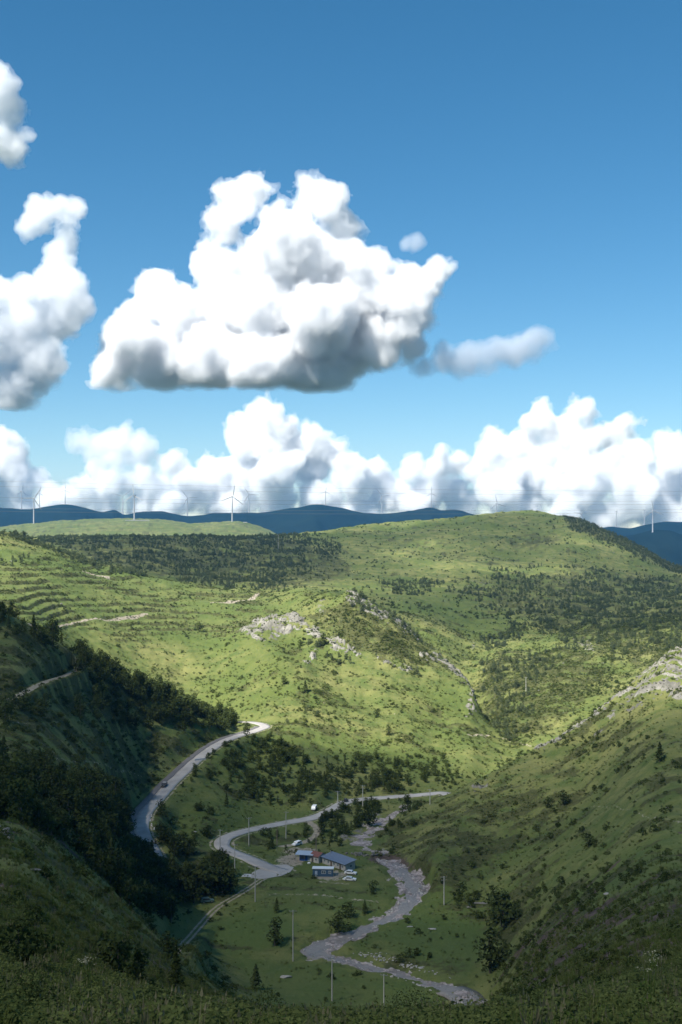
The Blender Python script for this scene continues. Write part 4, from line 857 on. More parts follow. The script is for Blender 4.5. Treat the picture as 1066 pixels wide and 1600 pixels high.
# the rest of the woods: past counting. Their sources are crowns standing in the scene.
def crown_src(mat):
    out = []
    for k in range(5):
        c = [o for o in bpy.data.objects if o.name.startswith('crown') and o.data == TREES[k]['crown'] and o.material_slots[0].material == mat]
        out.append(c[0] if c else None)
    return out
need = {}
for l_, nm, lab in ((0, 'woodland', 'rest of the dark wood on the shaded left slope'), (1, 'thicket', 'rest of the green thickets along the valley road'), (2, 'thicket', 'rest of the trees on the rocky knoll'), (3, 'woodland', 'far woods covering the back hills')):
    m = rest[Lb[rest] == l_]
    if len(m) == 0: continue
    src = crown_src(TM[l_])
    for k in range(5):                                  # a kind that has no single tree yet gets one from the front of this wood
        if src[k] is None:
            c = m[K[m] == k]
            if len(c) == 0: src[k] = [s for s in src if s is not None][0]; continue
            q = c[0]; e, cr = place_tree('tree', P[q] - np.array([0, 0, .15]), k, (S[q], S[q]), rng.uniform(0, 6.28), TM[l_], TL[l_], TG[l_]); src[k] = cr; m = m[m != q]
    w_ = S[m] * rng.uniform(.9, 1.25, len(m))
    gn_scatter(nm, P[m] - np.array([0, 0, .15]), np.stack([w_, w_, S[m]], 1), rng.uniform(0, 6.28, len(m)), src, K[m], lab)

# --- shrubs
for _, me in SHRUBS: me.materials.append(M_LEAF_SHRUB)
TERR = Pg([(-120, 840), (90, 855), (260, 900), (470, 925), (480, 985), (400, 1060), (250, 1050), (60, 985), (-120, 960)], 25, 700, 1170)
sd = 0.009 * sstep(-.3, .6, NB + .5 * NS) * (1 - .75 * TERR) + 0.05 * heath * sstep(-.35, .5, NS + .3 * NB) + 0.22 * riser * sstep(-.8, .2, NS) + 0.05 * riser2 * sstep(-.2, .5, NS) + 0.035 * sstep(.05, .55, NC) * sstep(-.1, .5, NS) * (1 - .8 * TERR) + 0.03 * rock * sstep(0, .5, NS)
sd = sd + 0.03 * Pg([(420, 1150), (560, 1190), (700, 1195), (860, 1150), (800, 1190), (690, 1235), (480, 1240), (400, 1200)], 10, 560, 720) * sstep(-.2, .5, NS)
sd = sd + 0.035 * sstep(-.1, .55, NS + .4 * HN2) * ((YY < 320) | ((PXG > 640) & (YY < 470))) + 0.05 * sstep(.1, .6, HN2) * (YY > 560) * (YY < 1250) * (1 - .8 * TERR) + .03 * Pg([(700, 1400), (790, 1385), (900, 1350), (1090, 1330), (1090, 1600), (760, 1600), (790, 1520), (765, 1450)], 30, 50, 430) * sstep(-.3, .4, NS)
sd = sd + .075 * LEFTH * sstep(-.5, .3, NS + .5 * NB) + .045 * LOWL * sstep(-.3, .5, NS) + .05 * Pg([(820, 1400), (1090, 1340), (1090, 1600), (790, 1600)], 30, 50, 420) * sstep(-.3, .5, NS)
sd *= clear * (1 - .5 * lush * (1 - sstep(700, 720, YY))) * (YY > 70) * (YY < 2200) * (1 - .55 * (YY > 1250))
P, px, i, j = scatter_pts(sd)
s = rng.uniform(.35, 1.0, len(P)) ** 1.3 * (1.15 + .5 * NB[i, j]) * np.where(P[:, 1] < 300, .75, 1.0) * np.where(P[:, 1] > 1200, 1.25, 1.0)
s = np.clip(s, .22, 1.6) * np.where(riser[i, j] > .3, .55, 1.0); K = rng.integers(0, 4, len(P)); app = s / P[:, 1] * ((px > 2) & (px < 1064)) * VIS[i, j]
order = np.argsort(-app); srcs = [None] * 4
pxr = RF[i, j]
def shrub_place(x, y, d):
    if x > 640 and d < 600:
        z_ = 'at the foot of the right slope near the stream' if x < 790 and y > 1330 else 'on the brow of the right slope below the rocks' if y < 1200 else 'high on the right slope around the narrow path' if y < 1310 else 'midway down the right slope' if y < 1420 else 'low on the right slope just above the verge'
        return 'low green shrub ' + z_, 'shrubs ' + z_
    if x < 640 and d < 300:
        z_ = 'at the top of the near left slope below the wood' if y < 1400 else 'midway down the near left slope' if y < 1490 else 'at the bottom of the near left slope above the verge'
        return 'low shrub ' + z_, 'shrubs ' + z_
    if d < 700:
        z_ = 'in the meadow by the stream' if y > 1390 else 'between the climbing road and the valley road' if x > 210 and y > 1180 else 'on the shaded left hill near the pale path' if y < 1180 else 'on the shaded left hill below the brown track'
        return 'low shrub ' + z_, 'shrubs ' + z_
    return 'low shrub on the sunlit middle hill', 'shrubs on the sunlit hill'
for q in order[:290]:
    o = bpy.data.objects.new('shrub', SHRUBS[K[q]][1]); o.location = P[q]; o.rotation_euler.z = rng.uniform(0, 6.28); o.scale = (s[q], s[q], s[q] * rng.uniform(.8, 1.2)); link(o)
    lab, grp = shrub_place(px[q], pxr[q], P[q, 1]); tag(o, lab, 'shrub', grp); srcs[K[q]] = srcs[K[q]] or o
m = order[290:]
gn_scatter('undergrowth', P[m], np.stack([s[m], s[m], s[m] * rng.uniform(.7, 1.15, len(m))], 1), rng.uniform(0, 6.28, len(m)), srcs, K[m], 'countless small shrubs dotted over the hills')
print('shrubs', len(P))
# --- grass: tufts that show as such near the camera and as texture farther off
TUFT = [mesh_np('x', [(0, 0, 0), (1, 0, 0), (0, 1, 0)], [(0, 1, 2)])] * 0
TUFT = [with_mat(tuft_mesh('grass', 300, 26, .55, .22, .035), M_GRASS), with_mat(tuft_mesh('grass', 301, 20, .8, .2, .030, 8), M_DRY), with_mat(weed_mesh('weeds', 302, .7, 12, .10), M_WEED), with_mat(weed_mesh('weeds', 303, .5, 12, .08), M_LEAF_BRIGHT), with_mat(tuft_mesh('grass', 304, 24, .45, .25, .05), M_LEAF_BRIGHT)]
tuft_src = []
for k, me in enumerate(TUFT):
    p = hit(220 + 150 * k, 1597); o = mobj(['grass', 'dry_grass', 'weeds', 'weeds', 'grass'][k], me); o.location = p
    tag(o, ['green grass tuft in the foreground verge', 'dry seeding grass in the foreground verge', 'dark broad leaved weeds in the foreground verge', 'pale leafy weeds in the foreground verge', 'short bright grass tuft in the foreground verge'][k], kind='stuff'); tuft_src.append(o)
vis_near = vis_of(RF, 60.0) & (PXG > np.where(YY < 110, -430, -160)) & (PXG < np.where(YY < 110, 1500, 1230)) & (YY > 24)
gdn = (6.0 * (1 - sstep(60, 95, YY)) + 2.2 * (1 - sstep(110, 180, YY)) + 0.9 * (1 - sstep(190, 330, YY))) * sstep(-.9, .3, NS + .5) * (1 - .75 * sstep(.3, .6, soil)) * (1 - gravel) * vis_near
P, px, i, j = scatter_pts(gdn, vis=vis_near)
nsx = noise2(P[:, 0] / 5, P[:, 1] / 5, 401)
pk = rng.random(len(P)); K = np.where(pk < .36 + .2 * nsx, 0, np.where(pk < .40 + .16 * nsx, 1, np.where(pk < .72, 2, np.where(pk < .84, 3, 4))))
s = rng.uniform(.5, 1.2, len(P)) * (1 + .5 * nsx) * np.where(P[:, 1] < 75, 1.15, 1.0) 
gn_scatter('grass', P, np.stack([s, s, s], 1), rng.uniform(0, 6.28, len(P)), tuft_src, K, 'long grass and weeds of the near slopes')
print('tufts', len(P))
gd2 = np.where((YY > 240) & (YY < 1150), 0.20, 0.0) * (1 - .6 * TERR) * sstep(-.35, .5, fbm2(XX / 5, YY / 5, 2, 95) + .5 * NB + .6 * heath) * clear * (1 - .5 * lush) * (1 + 1.5 * heath)
P, px, i, j = scatter_pts(gd2, vis=VIS)
s = rng.uniform(.5, 1.2, len(P)) * np.clip(P[:, 1] / 500, .8, 1.5)
gn_scatter('grass', P, np.stack([s * 2.2, s * 2.2, s], 1), rng.uniform(0, 6.28, len(P)), tuft_src, rng.choice([0, 2, 3, 4], len(P), p=[.3, .4, .15, .15]), 'tussocks of rough grass on the hillsides')
print('tussocks', len(P))
# ------------------------------------------------------------------ roads, stream
def ribbon(name, P, o1, o2, lift, mat, label=None, kind='structure', wob=0.0, thick=0.35, i0=0, i1=None, halfs=None):
    Q = P[i0:i1]; T = np.gradient(Q[:, :2], axis=0); T /= np.linalg.norm(T, axis=1, keepdims=True) + 1e-9
    Nr = np.stack([T[:, 1], -T[:, 0]], 1); n = len(Q); w1 = noise2(np.arange(n) * .21, np.zeros(n) + 3, 7) * wob; w2 = noise2(np.arange(n) * .23, np.zeros(n) + 9, 8) * wob
    a = (o1 if halfs is None else -halfs) + w1; b = (o2 if halfs is None else halfs) + w2
    rows = []
    for f, dz in ((0, -thick), (0, 0), (.25, .03), (.5, .05), (.75, .03), (1, 0), (1, -thick)):
        o = a * (1 - f) + b * f
        rows.append(np.concatenate([Q[:, :2] + Nr * o[:, None], (Q[:, 2] + lift + dz)[:, None]], 1))
    V = np.stack(rows, 1); m = len(rows); ii, jj = np.meshgrid(np.arange(n - 1), np.arange(m - 1), indexing='ij')
    F = np.stack([ii * m + jj, (ii + 1) * m + jj, (ii + 1) * m + jj + 1, ii * m + jj + 1], -1).reshape(-1, 4)
    return tag(mobj(name, mesh_np(name, V.reshape(-1, 3), F, False), mat), label, kind=kind)
M_ROAD = simple('pale_concrete_road', (0.37, 0.35, 0.33), 0.9, var=0.2, scale=0.22)
M_ASPH = simple('dark_asphalt', (0.14, 0.132, 0.13), 0.85, var=0.15, scale=0.4)
M_SLAB = simple('bleached_concrete', (0.46, 0.46, 0.47), 0.7, var=0.12, scale=0.6)
ribbon('road', ROAD_LOW, -3.1, 3.1, 0.02, M_ROAD, wob=.28, label='pale road winding through the valley floor')
ribbon('road', ROAD_UP, -3.6, 2.0, 0.02, M_ROAD, wob=.28, label='pale road climbing past the shaded left hill')
ribbon('road_shoulder', ROAD_UP, 2.0, 5.0, 0.015, M_ASPH, 'dark asphalt strip along the left side of the climbing road', i0=24)
def slab(name, c, pts, mat, label, lift):
    bm = bmesh.new(); vs = [bm.verts.new((c[0] + x, c[1] + y, gz(c[0] + x, c[1] + y) * 0 + c[2] + lift)) for x, y in pts]; f = bm.faces.new(vs)
    r = bmesh.ops.extrude_face_region(bm, geom=[f]); bmesh.ops.translate(bm, verts=[v for v in r['geom'] if isinstance(v, bmesh.types.BMVert)], vec=(0, 0, -.4)); bmesh.ops.recalc_face_normals(bm, faces=bm.faces[:])
    me = bpy.data.meshes.new(name); bm.to_mesh(me); bm.free(); return tag(mobj(name, me, mat), label, kind='structure')
zr = ROAD_LOW[-1][2]
slab('forecourt_pavement', (APRON[0], APRON[1], zr), [(-6, -9), (-1, -10), (5, -6), (8, -1), (9, 5), (6, 9), (1, 8), (-3, 4), (-6, -2)], M_ROAD, 'worn paved yard where the valley road ends by the huts', 0.012)
slab('concrete_slab', (hit(397, 1368)[0], hit(397, 1368)[1], gz(*hit(397, 1368)[:2])), [(-4.5, -1.6), (2, -2.2), (4.5, -.6), (3.4, 1.6), (-3.6, 1.8)], M_SLAB, 'bleached concrete slab beside the yard', 0.10)
M_WATER, n, l = new_mat('shallow_stream_water')
o_ = n.new('ShaderNodeOutputMaterial'); b_ = n.new('ShaderNodeBsdfPrincipled'); b_.inputs['Base Color'].default_value = (0.155, 0.135, 0.145, 1); b_.inputs['Roughness'].default_value = 0.22; b_.inputs['IOR'].default_value = 1.33
tc = n.new('ShaderNodeTexCoord'); nz = n.new('ShaderNodeTexNoise'); nz.inputs['Scale'].default_value = 0.9; nz.inputs['Detail'].default_value = 5; nz.inputs['Roughness'].default_value = .7
bp = n.new('ShaderNodeBump'); bp.inputs['Distance'].default_value = 0.5; bp.inputs['Strength'].default_value = 0.8
mxn = n.new('ShaderNodeMix'); mxn.data_type = 'RGBA'; mxn.inputs[6].default_value = (0.13, 0.115, 0.105, 1); mxn.inputs[7].default_value = (0.30, 0.27, 0.25, 1)
l.new(tc.outputs['Object'], nz.inputs['Vector']); l.new(nz.outputs['Fac'], bp.inputs['Height']); l.new(nz.outputs['Fac'], mxn.inputs[0]); l.new(mxn.outputs[2], b_.inputs['Base Color']); l.new(bp.outputs[0], b_.inputs['Normal']); l.new(b_.outputs[0], o_.inputs[0])
tS = np.arange(len(STREAM)); hwS = STREAM_HW(tS) * 0 + 4.8
SW = STREAM.copy()

ribbon('stream_water', SW, 0, 0, -0.92, M_WATER, 'shallow grey violet stream over gravel', halfs=hwS, wob=.5)

# ------------------------------------------------------------------ rocks
M_ROCK = simple('grey_limestone', (0.18, 0.172, 0.15), 0.95, var=0.25, scale=0.8, bump=0.6)
M_ROCKW = simple('white_limestone', (0.36, 0.345, 0.32), 0.95, var=0.2, scale=1.2, bump=0.5)
def rock_mesh(seed, sc, cuts=7):
    r_ = np.random.default_rng(seed); bm = bmesh.new(); bmesh.ops.create_icosphere(bm, subdivisions=2, radius=1.0)
    co = np.array([v.co[:] for v in bm.verts])
    for _ in range(cuts):
        nn = r_.normal(size=3); nn /= np.linalg.norm(nn); d = r_.uniform(.35, .75); h = co @ nn; co -= np.outer(np.clip(h - d, 0, None), nn)
    co *= 1 + .06 * noise3(co * 2.2 + seed, seed)[:, None]; co *= sc
    for v, c in zip(bm.verts, co): v.co = c
    me = bpy.data.meshes.new('boulder'); bm.to_mesh(me); bm.free(); return me
RK = [with_mat(rock_mesh(500 + k, sc), M_ROCK) for k, sc in enumerate([(1, .8, .6), (1.3, .7, .5), (.8, .8, .8), (1.5, .6, .45), (1, .9, .5), (.7, .6, 1.0)])]
RKW = [with_mat(m.copy(), M_ROCKW) for m in RK]
for m in RKW: m.materials.clear(); m.materials.append(M_ROCKW)
bank = ((S_D > 4.0) & (S_D < 11)) * Pg([(545, 1490), (600, 1490), (700, 1530), (735, 1560), (700, 1560), (600, 1520), (540, 1505)], 4, 300, 420) + 0.0
bars = ((S_D > 1.5) & (S_D < 8.5)) * (gravel > .5) * sstep(-.1, .5, NS)
P1, px1, i1, j1 = scatter_pts(0.075 * sstep(.25, .9, rock) * sstep(-.4, .5, NS) + 0.010 * sstep(.05, .3, rock) * sstep(0.1, .5, NS) + .0006 * (NC > .2) * (YY > 600) * (YY < 1000))
s1 = rng.uniform(.35, 1.0, len(P1)) ** 2 * 1.5 + .25
P2, px2, i2, j2 = scatter_pts(.8 * bank + 1.0 * bars)
s2 = rng.uniform(.18, .60, len(P2)) + .35 * (rng.random(len(P2)) < .06)
Pm, Sm, pxm, wm = np.vstack([P1, P2]), np.concatenate([s1, s2]), np.concatenate([px1, px2]), np.concatenate([np.zeros(len(P1)), np.ones(len(P2))])
vm_ = np.concatenate([VIS[i1, j1], VIS[i2, j2]]); rwm = np.concatenate([RF[i1, j1], RF[i2, j2]])
app = Sm / Pm[:, 1] * vm_ * ((pxm > 2) & (pxm < 1064)); order = np.argsort(-app)
Km = rng.integers(0, 6, len(Pm)); tl = rng.uniform(-.5, .5, len(Pm)); rz = rng.uniform(0, 6.28, len(Pm))
def rock_lab(px, row, d, w):
    if w:
        z_ = 'on the far bank of the lower stream beside the meadow' if row > 1490 else 'at the left bend of the stream' if px < 560 else 'in the middle reach of the stream bed' if row > 1400 else 'in the stream bed below the houses'
        return 'white boulder ' + z_, 'boulders ' + z_
    if d > 1000: return 'pale rock outcrop showing through the far woods', 'rocks on the far hill'
    if px > 830 and d < 680: return 'grey rock on the crest of the right slope', 'rocks on the right crest'
    if px > 700: return 'pale rock of the cliff at the end of the knoll ridge', 'rocks of the cliff'
    if row > 1250: return 'pale boulder on the shaded valley sides', 'boulders of the valley sides'
    z_ = 'on the left pale outcrop of the sunlit knoll' if px < 480 and row < 1045 else 'on the upper crest of the sunlit knoll' if row < 1000 and px > 530 else 'on the pale band across the sunlit knoll' if row < 1060 else 'low on the sunlit hill'
    return 'limestone rock ' + z_, 'rocks ' + z_
srcR = {0: [None] * 6, 1: [None] * 6}
def add_rock(q):
    w = int(wm[q]); o = bpy.data.objects.new('boulder', (RKW if w else RK)[Km[q]]); o.location = Pm[q] + np.array([0, 0, .12 * Sm[q]]); o.rotation_euler = (tl[q], tl[q] * .6, rz[q]); o.scale = (Sm[q], Sm[q], Sm[q] * .7); link(o)
    lab, g = rock_lab(pxm[q], rwm[q], Pm[q, 1], w); tag(o, lab, 'rock', g); srcR[w][Km[q]] = srcR[w][Km[q]] or o
for q in order[:285]: add_rock(q)
rest_ = list(order[285:])
for w in (0, 1):
    for k in range(6):
        if srcR[w][k] is None:
            c = [q for q in rest_ if wm[q] == w and Km[q] == k]
            if c: add_rock(c[0]); rest_.remove(c[0])
rest_ = np.array(rest_)
for w, nm, lab in ((0, 'scree', 'loose pale stones of the rocky outcrops'), (1, 'river_stones', 'cobbles and stones along the stream')):
    m = rest_[wm[rest_] == w]
    gn_scatter(nm, Pm[m], np.stack([Sm[m]] * 3, 1), rz[m], [s if s else [t for t in srcR[w] if t][0] for s in srcR[w]], Km[m], lab, tl[m])
print('rocks', len(Pm))
SPECIAL_ROCK = [(447, 1528, (2.0, 1.0, .9), 'flat white stone lying in the lower meadow'), (752, 1412, (3.2, 1.6, .7), 'long pale slab of rock in the bank at the foot of the right slope'), (735, 1418, (1.6, 1.1, .6), 'smaller pale rock left of the long slab'), (6, 1306, (.9, .7, .5), 'pale rock at the left edge above the near slope'), (52, 1360, (.8, .6, .4), 'pinkish rock on the near left slope'), (675, 1452, (1.9, .8, .35), 'white stone in the bright meadow beside the stream'), (640, 1448, (1.2, .7, .3), 'small white stone left of the meadow stone'), (278, 1110, (3.2, 2.6, 2.4), 'pale outcrop among the trees on the left ridge'), (1045, 1262, (1.3, .8, .4), 'pale rock beside the path high on the right slope'), (948, 1398, (1.1, .7, .5), 'small white rock midway down the right slope'), (305, 1300, (.7, .6, .5), 'white stone on the grass below the climbing road'), (304, 1305, (0, 0, 0), '')]
for px, row, sc, lab in SPECIAL_ROCK:
    if sc[0] == 0: continue
    p = hit(px, row, None, 60); o = bpy.data.objects.new('boulder', (RKW if 'white' in lab else RK)[rng.integers(0, 5)]); o.location = p + np.array([0, 0, sc[2] * .25]); o.scale = sc; o.rotation_euler.z = rng.uniform(-.4, .4); tag(link(o), lab, 'rock')

# ------------------------------------------------------------------ wind turbines
M_WHITE = simple('white_turbine_paint', (0.29, 0.295, 0.305), 0.5, var=0.03)
def turbine_protos():
    tw_ = MB(); hs = [0, 20, 45, 72]; rs = [2.1, 1.9, 1.65, 1.3]
    for a in range(3): tw_.tube((0, 0, hs[a]), (0, 0, hs[a + 1]), rs[a], rs[a + 1], 18, caps=False)
    tw_.tube((0, 0, -1.5), (0, 0, .4), 3.2, 3.2, 14)
    na = MB().box((0, 1.4, 74), (3.4, 9.5, 3.4), bevel=.7); hb_ = MB().tube((0, -3.4, 74), (0, -5.2, 74), 1.7, 1.3, 12).ball((0, -5.2, 74), 1.35)
    bm = bmesh.new(); secs = [(1.2, 1.0, .9), (4, 1.5, 1.0), (9, 3.2, .7), (20, 2.4, .45), (32, 1.5, .28), (38, .7, .12)]; ring = []
    for z, c, t in secs:
        ring.append([bm.verts.new((x * c, y * t, z)) for x, y in ((-.35, 0), (-.1, .5), (.3, .35), (.65, 0), (.3, -.35), (-.1, -.5))])
    for a, b in zip(ring[:-1], ring[1:]):
        for k in range(6): bm.faces.new((a[k], a[(k + 1) % 6], b[(k + 1) % 6], b[k]))
    bm.faces.new(ring[0]); bm.faces.new(ring[-1]); bmesh.ops.recalc_face_normals(bm, faces=bm.faces[:]); bme = bpy.data.meshes.new('blade'); bm.to_mesh(bme); bm.free(); bme.materials.append(M_WHITE)
    t, n_, h_ = tw_.build('tower', M_WHITE), na.build('nacelle', M_WHITE), hb_.build('hub', M_WHITE, smooth=True)
    ms = (t.data, n_.data, h_.data, bme)
    for o in (t, n_, h_): bpy.data.objects.remove(o)
    return ms
TM_ = turbine_protos()
TURB = [(53, 817, 779, 2150, 30, 20, 'white wind turbine at the left on the grey green hill, blades in a Y', 1), (210, 811, 774, 0, -3, -25, 'white wind turbine with its pad on the middle of the grey green hill', 1), (363, 814, 776, 0, 8, 30, 'white wind turbine with its pad at the right end of the grey green hill', 1),
 (34, 793, 768, 0, 5, 60, 'small far wind turbine nearest the left edge', 0), (62, 792, 771, 0, 5, 20, 'small far turbine just right of the Y bladed near turbine', 0), (102, 788, 766, 0, 2, 20, 'small far turbine on the first blue summit', 0), (192, 803, 776, 0, 50, 0, 'small far turbine close left of the middle near turbine', 0), (293, 806, 778, 0, -35, 10, 'small far turbine between the middle and right near turbines', 0), (389, 801, 773, 0, -30, 10, 'small far turbine close right of the right near turbine', 0),
 (509, 790, 768, 0, 4, 10, 'small far turbine on the blue summit at the centre', 0), (597, 803, 775, 0, -38, 15, 'small far turbine above the saddle of the blue ridge', 0), (674, 794, 771, 0, -2, 10, 'small far turbine on the second blue summit right of centre', 0), (776, 806, 787, 0, -12, 20, 'half hidden turbine behind the big green hilltop', 0), (908, 831, 803, 0, 40, 20, 'turbine just showing over the wooded right shoulder', 0), (963, 825, 799, 0, 2, 85, 'leftmost turbine on the pale right mountain', 0), (1007, 822, 797, 0, 0, 85, 'second turbine on the pale right mountain', 0), (1020, 829, 798, 3, -8, 10, 'turbine standing lower on the dark right spur', 2)]
def far_z(o, x, y):
    ok, loc, nrm, i = o.ray_cast(Vector((x, y, 3000)), Vector((0, 0, -1))); return loc.z if ok else None
for px, br, hr, _, ang, yaw, lab, near in TURB:
    if near == 1: p = hit(px, br + 1, None, 3400)
    else:
        y = 4850 if near == 2 else (6000 if px < 850 else 6300); mo = m3 if near == 2 else (m1 if px < 850 else m2); x = (px - PX0) / FPX * y; p = np.array([x, y, far_z(mo, x, y) or (HZ - br) / FPX * y])
    hub_z = (HZ - hr) / FPX * p[1]; s = (hub_z - p[2]) / 74.0
    e = tag(empty('wind_turbine', p, math.radians(yaw)), lab, 'wind turbine', 'wind turbines along the skyline')
    e.scale = (s * 1.12, s * 1.12, s)
    for nm, me in zip(('tower', 'nacelle', 'hub'), TM_[:3]): link(bpy.data.objects.new(nm, me), e)
    for k in range(3):
        b = bpy.data.objects.new('blade', TM_[3]); b.location = (0, -4.6, 74); b.rotation_euler = (0, math.radians(ang + 120 * k), 0); link(b, e)
    if near == 1 and px > 100:
        dsk = MB().box((p[0] + 14, p[1] - 22, p[2] - 2.2), (70, 34, 1.2), rz=.1); tag(dsk.build('turbine_pad', M_SLAB), 'bare pale ground around the turbine foot on the %s of the grey green hill' % ('middle' if px < 300 else 'right end'), kind='structure')

# ------------------------------------------------------------------ utility poles and the cables across the sky
M_CONC = simple('pole_concrete', (0.42, 0.41, 0.38), 0.85, var=0.12, scale=2); M_WOOD = simple('pole_wood', (0.20, 0.165, 0.125), 0.9, var=0.2, scale=3); M_STEEL = simple('dull_steel', (0.30, 0.31, 0.32), 0.5, 0.6, var=0.08); M_CERAM = simple('insulator_glaze', (0.32, 0.22, 0.16), 0.3, var=0.05)
POLES = [(567, 1261, 34, 2, 'tall pale pole with two crossarms beside the sunlit bend of the valley road'), (528, 1255, 19, 1, 'thin pole at the verge of the valley road near the white van'), (389, 1322, 45, 1, 'pale pole on the inner side of the hairpin bend'), (447, 1310, 42, 1, 'pale pole between the valley road and the dirt turning'), (433, 1321, 30, 0, 'thin dark pole among bushes inside the hairpin'),
 (344, 1345, 49, 1, 'pole on the outer edge of the hairpin bend'), (367, 1361, 42, 1, 'pole beside the outer edge of the road below the hairpin'), (399, 1409, 56, 1, 'tall pole standing beside the dirt track'), (494, 1330, 27, 0, 'slender pole behind the red roofed house'), (458, 1502, 80, 1, 'tallest pale pole at the left bend of the stream'), (519, 1564, 68, 1, 'grey pole in the lower meadow near the stream'), (600, 1577, 55, 1, 'pale pole in the lower meadow right of the grey one'), (672, 1257, 24, 1, 'pale pole in the sunlit grass at the far end of the valley road'), (694, 1414, 45, 2, 'pole with a slanting arm at the foot of the right slope'), (822, 1081, 23, 1, 'small pole in the green clearing behind the cliff'), (435, 858, 22, 2, 'far pole with crossarms at the top edge of the far wood'), (62, 968, 0, 0, '')]
for px, row, hp, arms, lab in POLES:
    if hp == 0: continue
    p = hit(px, row, None, 280 if row > 1480 else 0); h = hp / FPX * p[1]
    e = tag(empty('utility_pole', p, rng.uniform(-.4, .4)), lab, 'utility pole', 'utility poles of the valley')
    MB().tube((0, 0, -.5), (0, 0, h), .21, .13, 10).build('pole', M_CONC if arms else M_WOOD, e)
    for a in range(arms):
        z = h - .35 - a * 1.0; MB().box((0, .16, z), (2.2 - .3 * a, .12, .14)).build('crossarm', M_STEEL, e)
        for x in (-.95 + .12 * a, 0.0 if a == 0 else .4, .95 - .12 * a): MB().tube((x, .16, z + .07), (x, .16, z + .36), .07, .05, 6).build('insulator', M_CERAM, e)
M_CABLE = simple('cable', (0.16, 0.17, 0.18), 0.6, 0.3, var=0.05)
for k, (r0, r1, d) in enumerate([(753, 769, 640), (761, 775, 640), (778, 784, 652), (784, 789, 652), (795, 797, 664), (800, 802, 664)]):
    pts = []
    for t in np.linspace(-.35, 1.35, 41):
        px = t * 1066; row = r0 + (r1 - r0) * t + 9 * (1 - ((t - .5) / .85) ** 2) - 7; y = d + 20 * (t - .5); pts.append(((px - PX0) / FPX * y, y, (HZ - row) / FPX * y))
    cb = MB()
    for a, b in zip(pts[:-1], pts[1:]): cb.tube(a, b, .042, n=5, caps=False)
    tag(cb.build('power_cable', M_CABLE), '%s power cable of the six crossing the sky above the hills' % ['topmost', 'second', 'third', 'fourth', 'fifth', 'lowest'][k], 'power cable', 'power cables across the sky')

# ------------------------------------------------------------------ cars
M_GLASS = simple('car_glass', (0.03, 0.04, 0.05), 0.12, var=0.05); M_TYRE = simple('tyre_rubber', (0.03, 0.03, 0.03), 0.85, var=0.1); M_LAMP = simple('lamp_glass', (0.7, 0.7, 0.68), 0.2, var=0.03); M_RED = simple('tail_lamp', (0.4, 0.03, 0.02), 0.3, var=0.05); M_RIM = simple('wheel_rim', (0.5, 0.5, 0.52), 0.35, 0.8, var=0.05)
def car(loc, rz, paint, label, kind='saloon', roofmat=None, scale=1.0):
    e = tag(empty('parked_car', loc, rz), label, 'car'); e.scale = (scale,) * 3
    L, W = 4.4, 1.76
    if kind == 'van': side = [(-2.2, .35), (2.2, .35), (2.2, .85), (1.75, 1.0), (1.15, 1.8), (-2.1, 1.86), (-2.2, 1.0)]; glass = [(-1.95, 1.08), (1.52, 1.08), (1.08, 1.68), (-1.95, 1.72)]
    elif kind == 'suv': side = [(-2.2, .38), (2.2, .38), (2.2, .9), (1.1, 1.05), (.5, 1.66), (-1.9, 1.7), (-2.2, 1.05)]; glass = [(-1.85, 1.1), (.9, 1.1), (.42, 1.56), (-1.75, 1.6)]
    else: side = [(-2.2, .34), (2.2, .34), (2.2, .78), (1.05, .92), (.35, 1.42), (-1.1, 1.44), (-1.75, .98), (-2.2, .9)]; glass = [(-1.5, .99), (.86, .99), (.28, 1.34), (-1.05, 1.36)]
    MB().prism(side, -W / 2, W / 2).build('body', paint, e)
    MB().prism(glass, -W / 2 - .012, W / 2 + .012).build('side_window', M_GLASS, e)
    ws = MB(); (x0, z0), (x1, z1) = (glass[1], glass[2]); ws.poly([(x0 + .16, -.72, z0), (x0 + .16, .72, z0), (x1 + .16, .62, z1), (x1 + .16, -.62, z1)]); ws.build('windscreen', M_GLASS, e)
    rw = MB(); bx = side[-1][0]; rw.box((bx - .005, 0, (glass[0][1] + glass[3][1]) / 2), (.03, 1.3, .4)); rw.build('rear_window', M_GLASS, e)
    if roofmat: MB().box((sum(g[0] for g in glass[2:]) / 2 - .1, 0, max(s[1] for s in side) + .03), (1.5, 1.45, .05), bevel=.02).build('roof', roofmat, e)
    for x in (-1.35, 1.38):
        for y in (-1, 1):
            w_ = MB().tube((x, y * (W / 2 - .2), .34), (x, y * (W / 2 + .02), .34), .34, n=14).build('wheel', M_TYRE, e); MB().tube((x, y * (W / 2 + .0), .34), (x, y * (W / 2 + .03), .34), .2, n=10).build('rim', M_RIM, w_)
    for y in (-.62, .62):
        MB().box((2.2, y, .68), (.05, .36, .15)).build('headlight', M_LAMP, e); MB().box((-2.2, y, .74), (.05, .3, .18)).build('tail_light', M_RED, e)
    return e
def paint(nm, c): return simple(nm, c, 0.3, 0.0, var=0.03)
P_WHITE, P_DARK, P_GREEN, P_SILV = paint('white_paint', (.78, .78, .77)), paint('black_paint', (.025, .027, .032)), paint('dark_green_paint', (.10, .17, .16)), paint('silver_paint', (.5, .51, .52))
def on_path(Pth, px, row):
    h = hit(px, row); i = int(np.argmin(np.hypot(Pth[:, 0] - h[0], Pth[:, 1] - h[1]))); i = min(max(i, 1), len(Pth) - 2); t = Pth[i + 1] - Pth[i - 1]; return Pth[i], math.atan2(t[1], t[0])
p, a = on_path(ROAD_LOW, 493, 1264); nrm_ = np.array([-math.sin(a), math.cos(a), 0]); q_ = p + nrm_ * 4.2; q_ = q_ if q_[1] > p[1] else p - nrm_ * 4.2
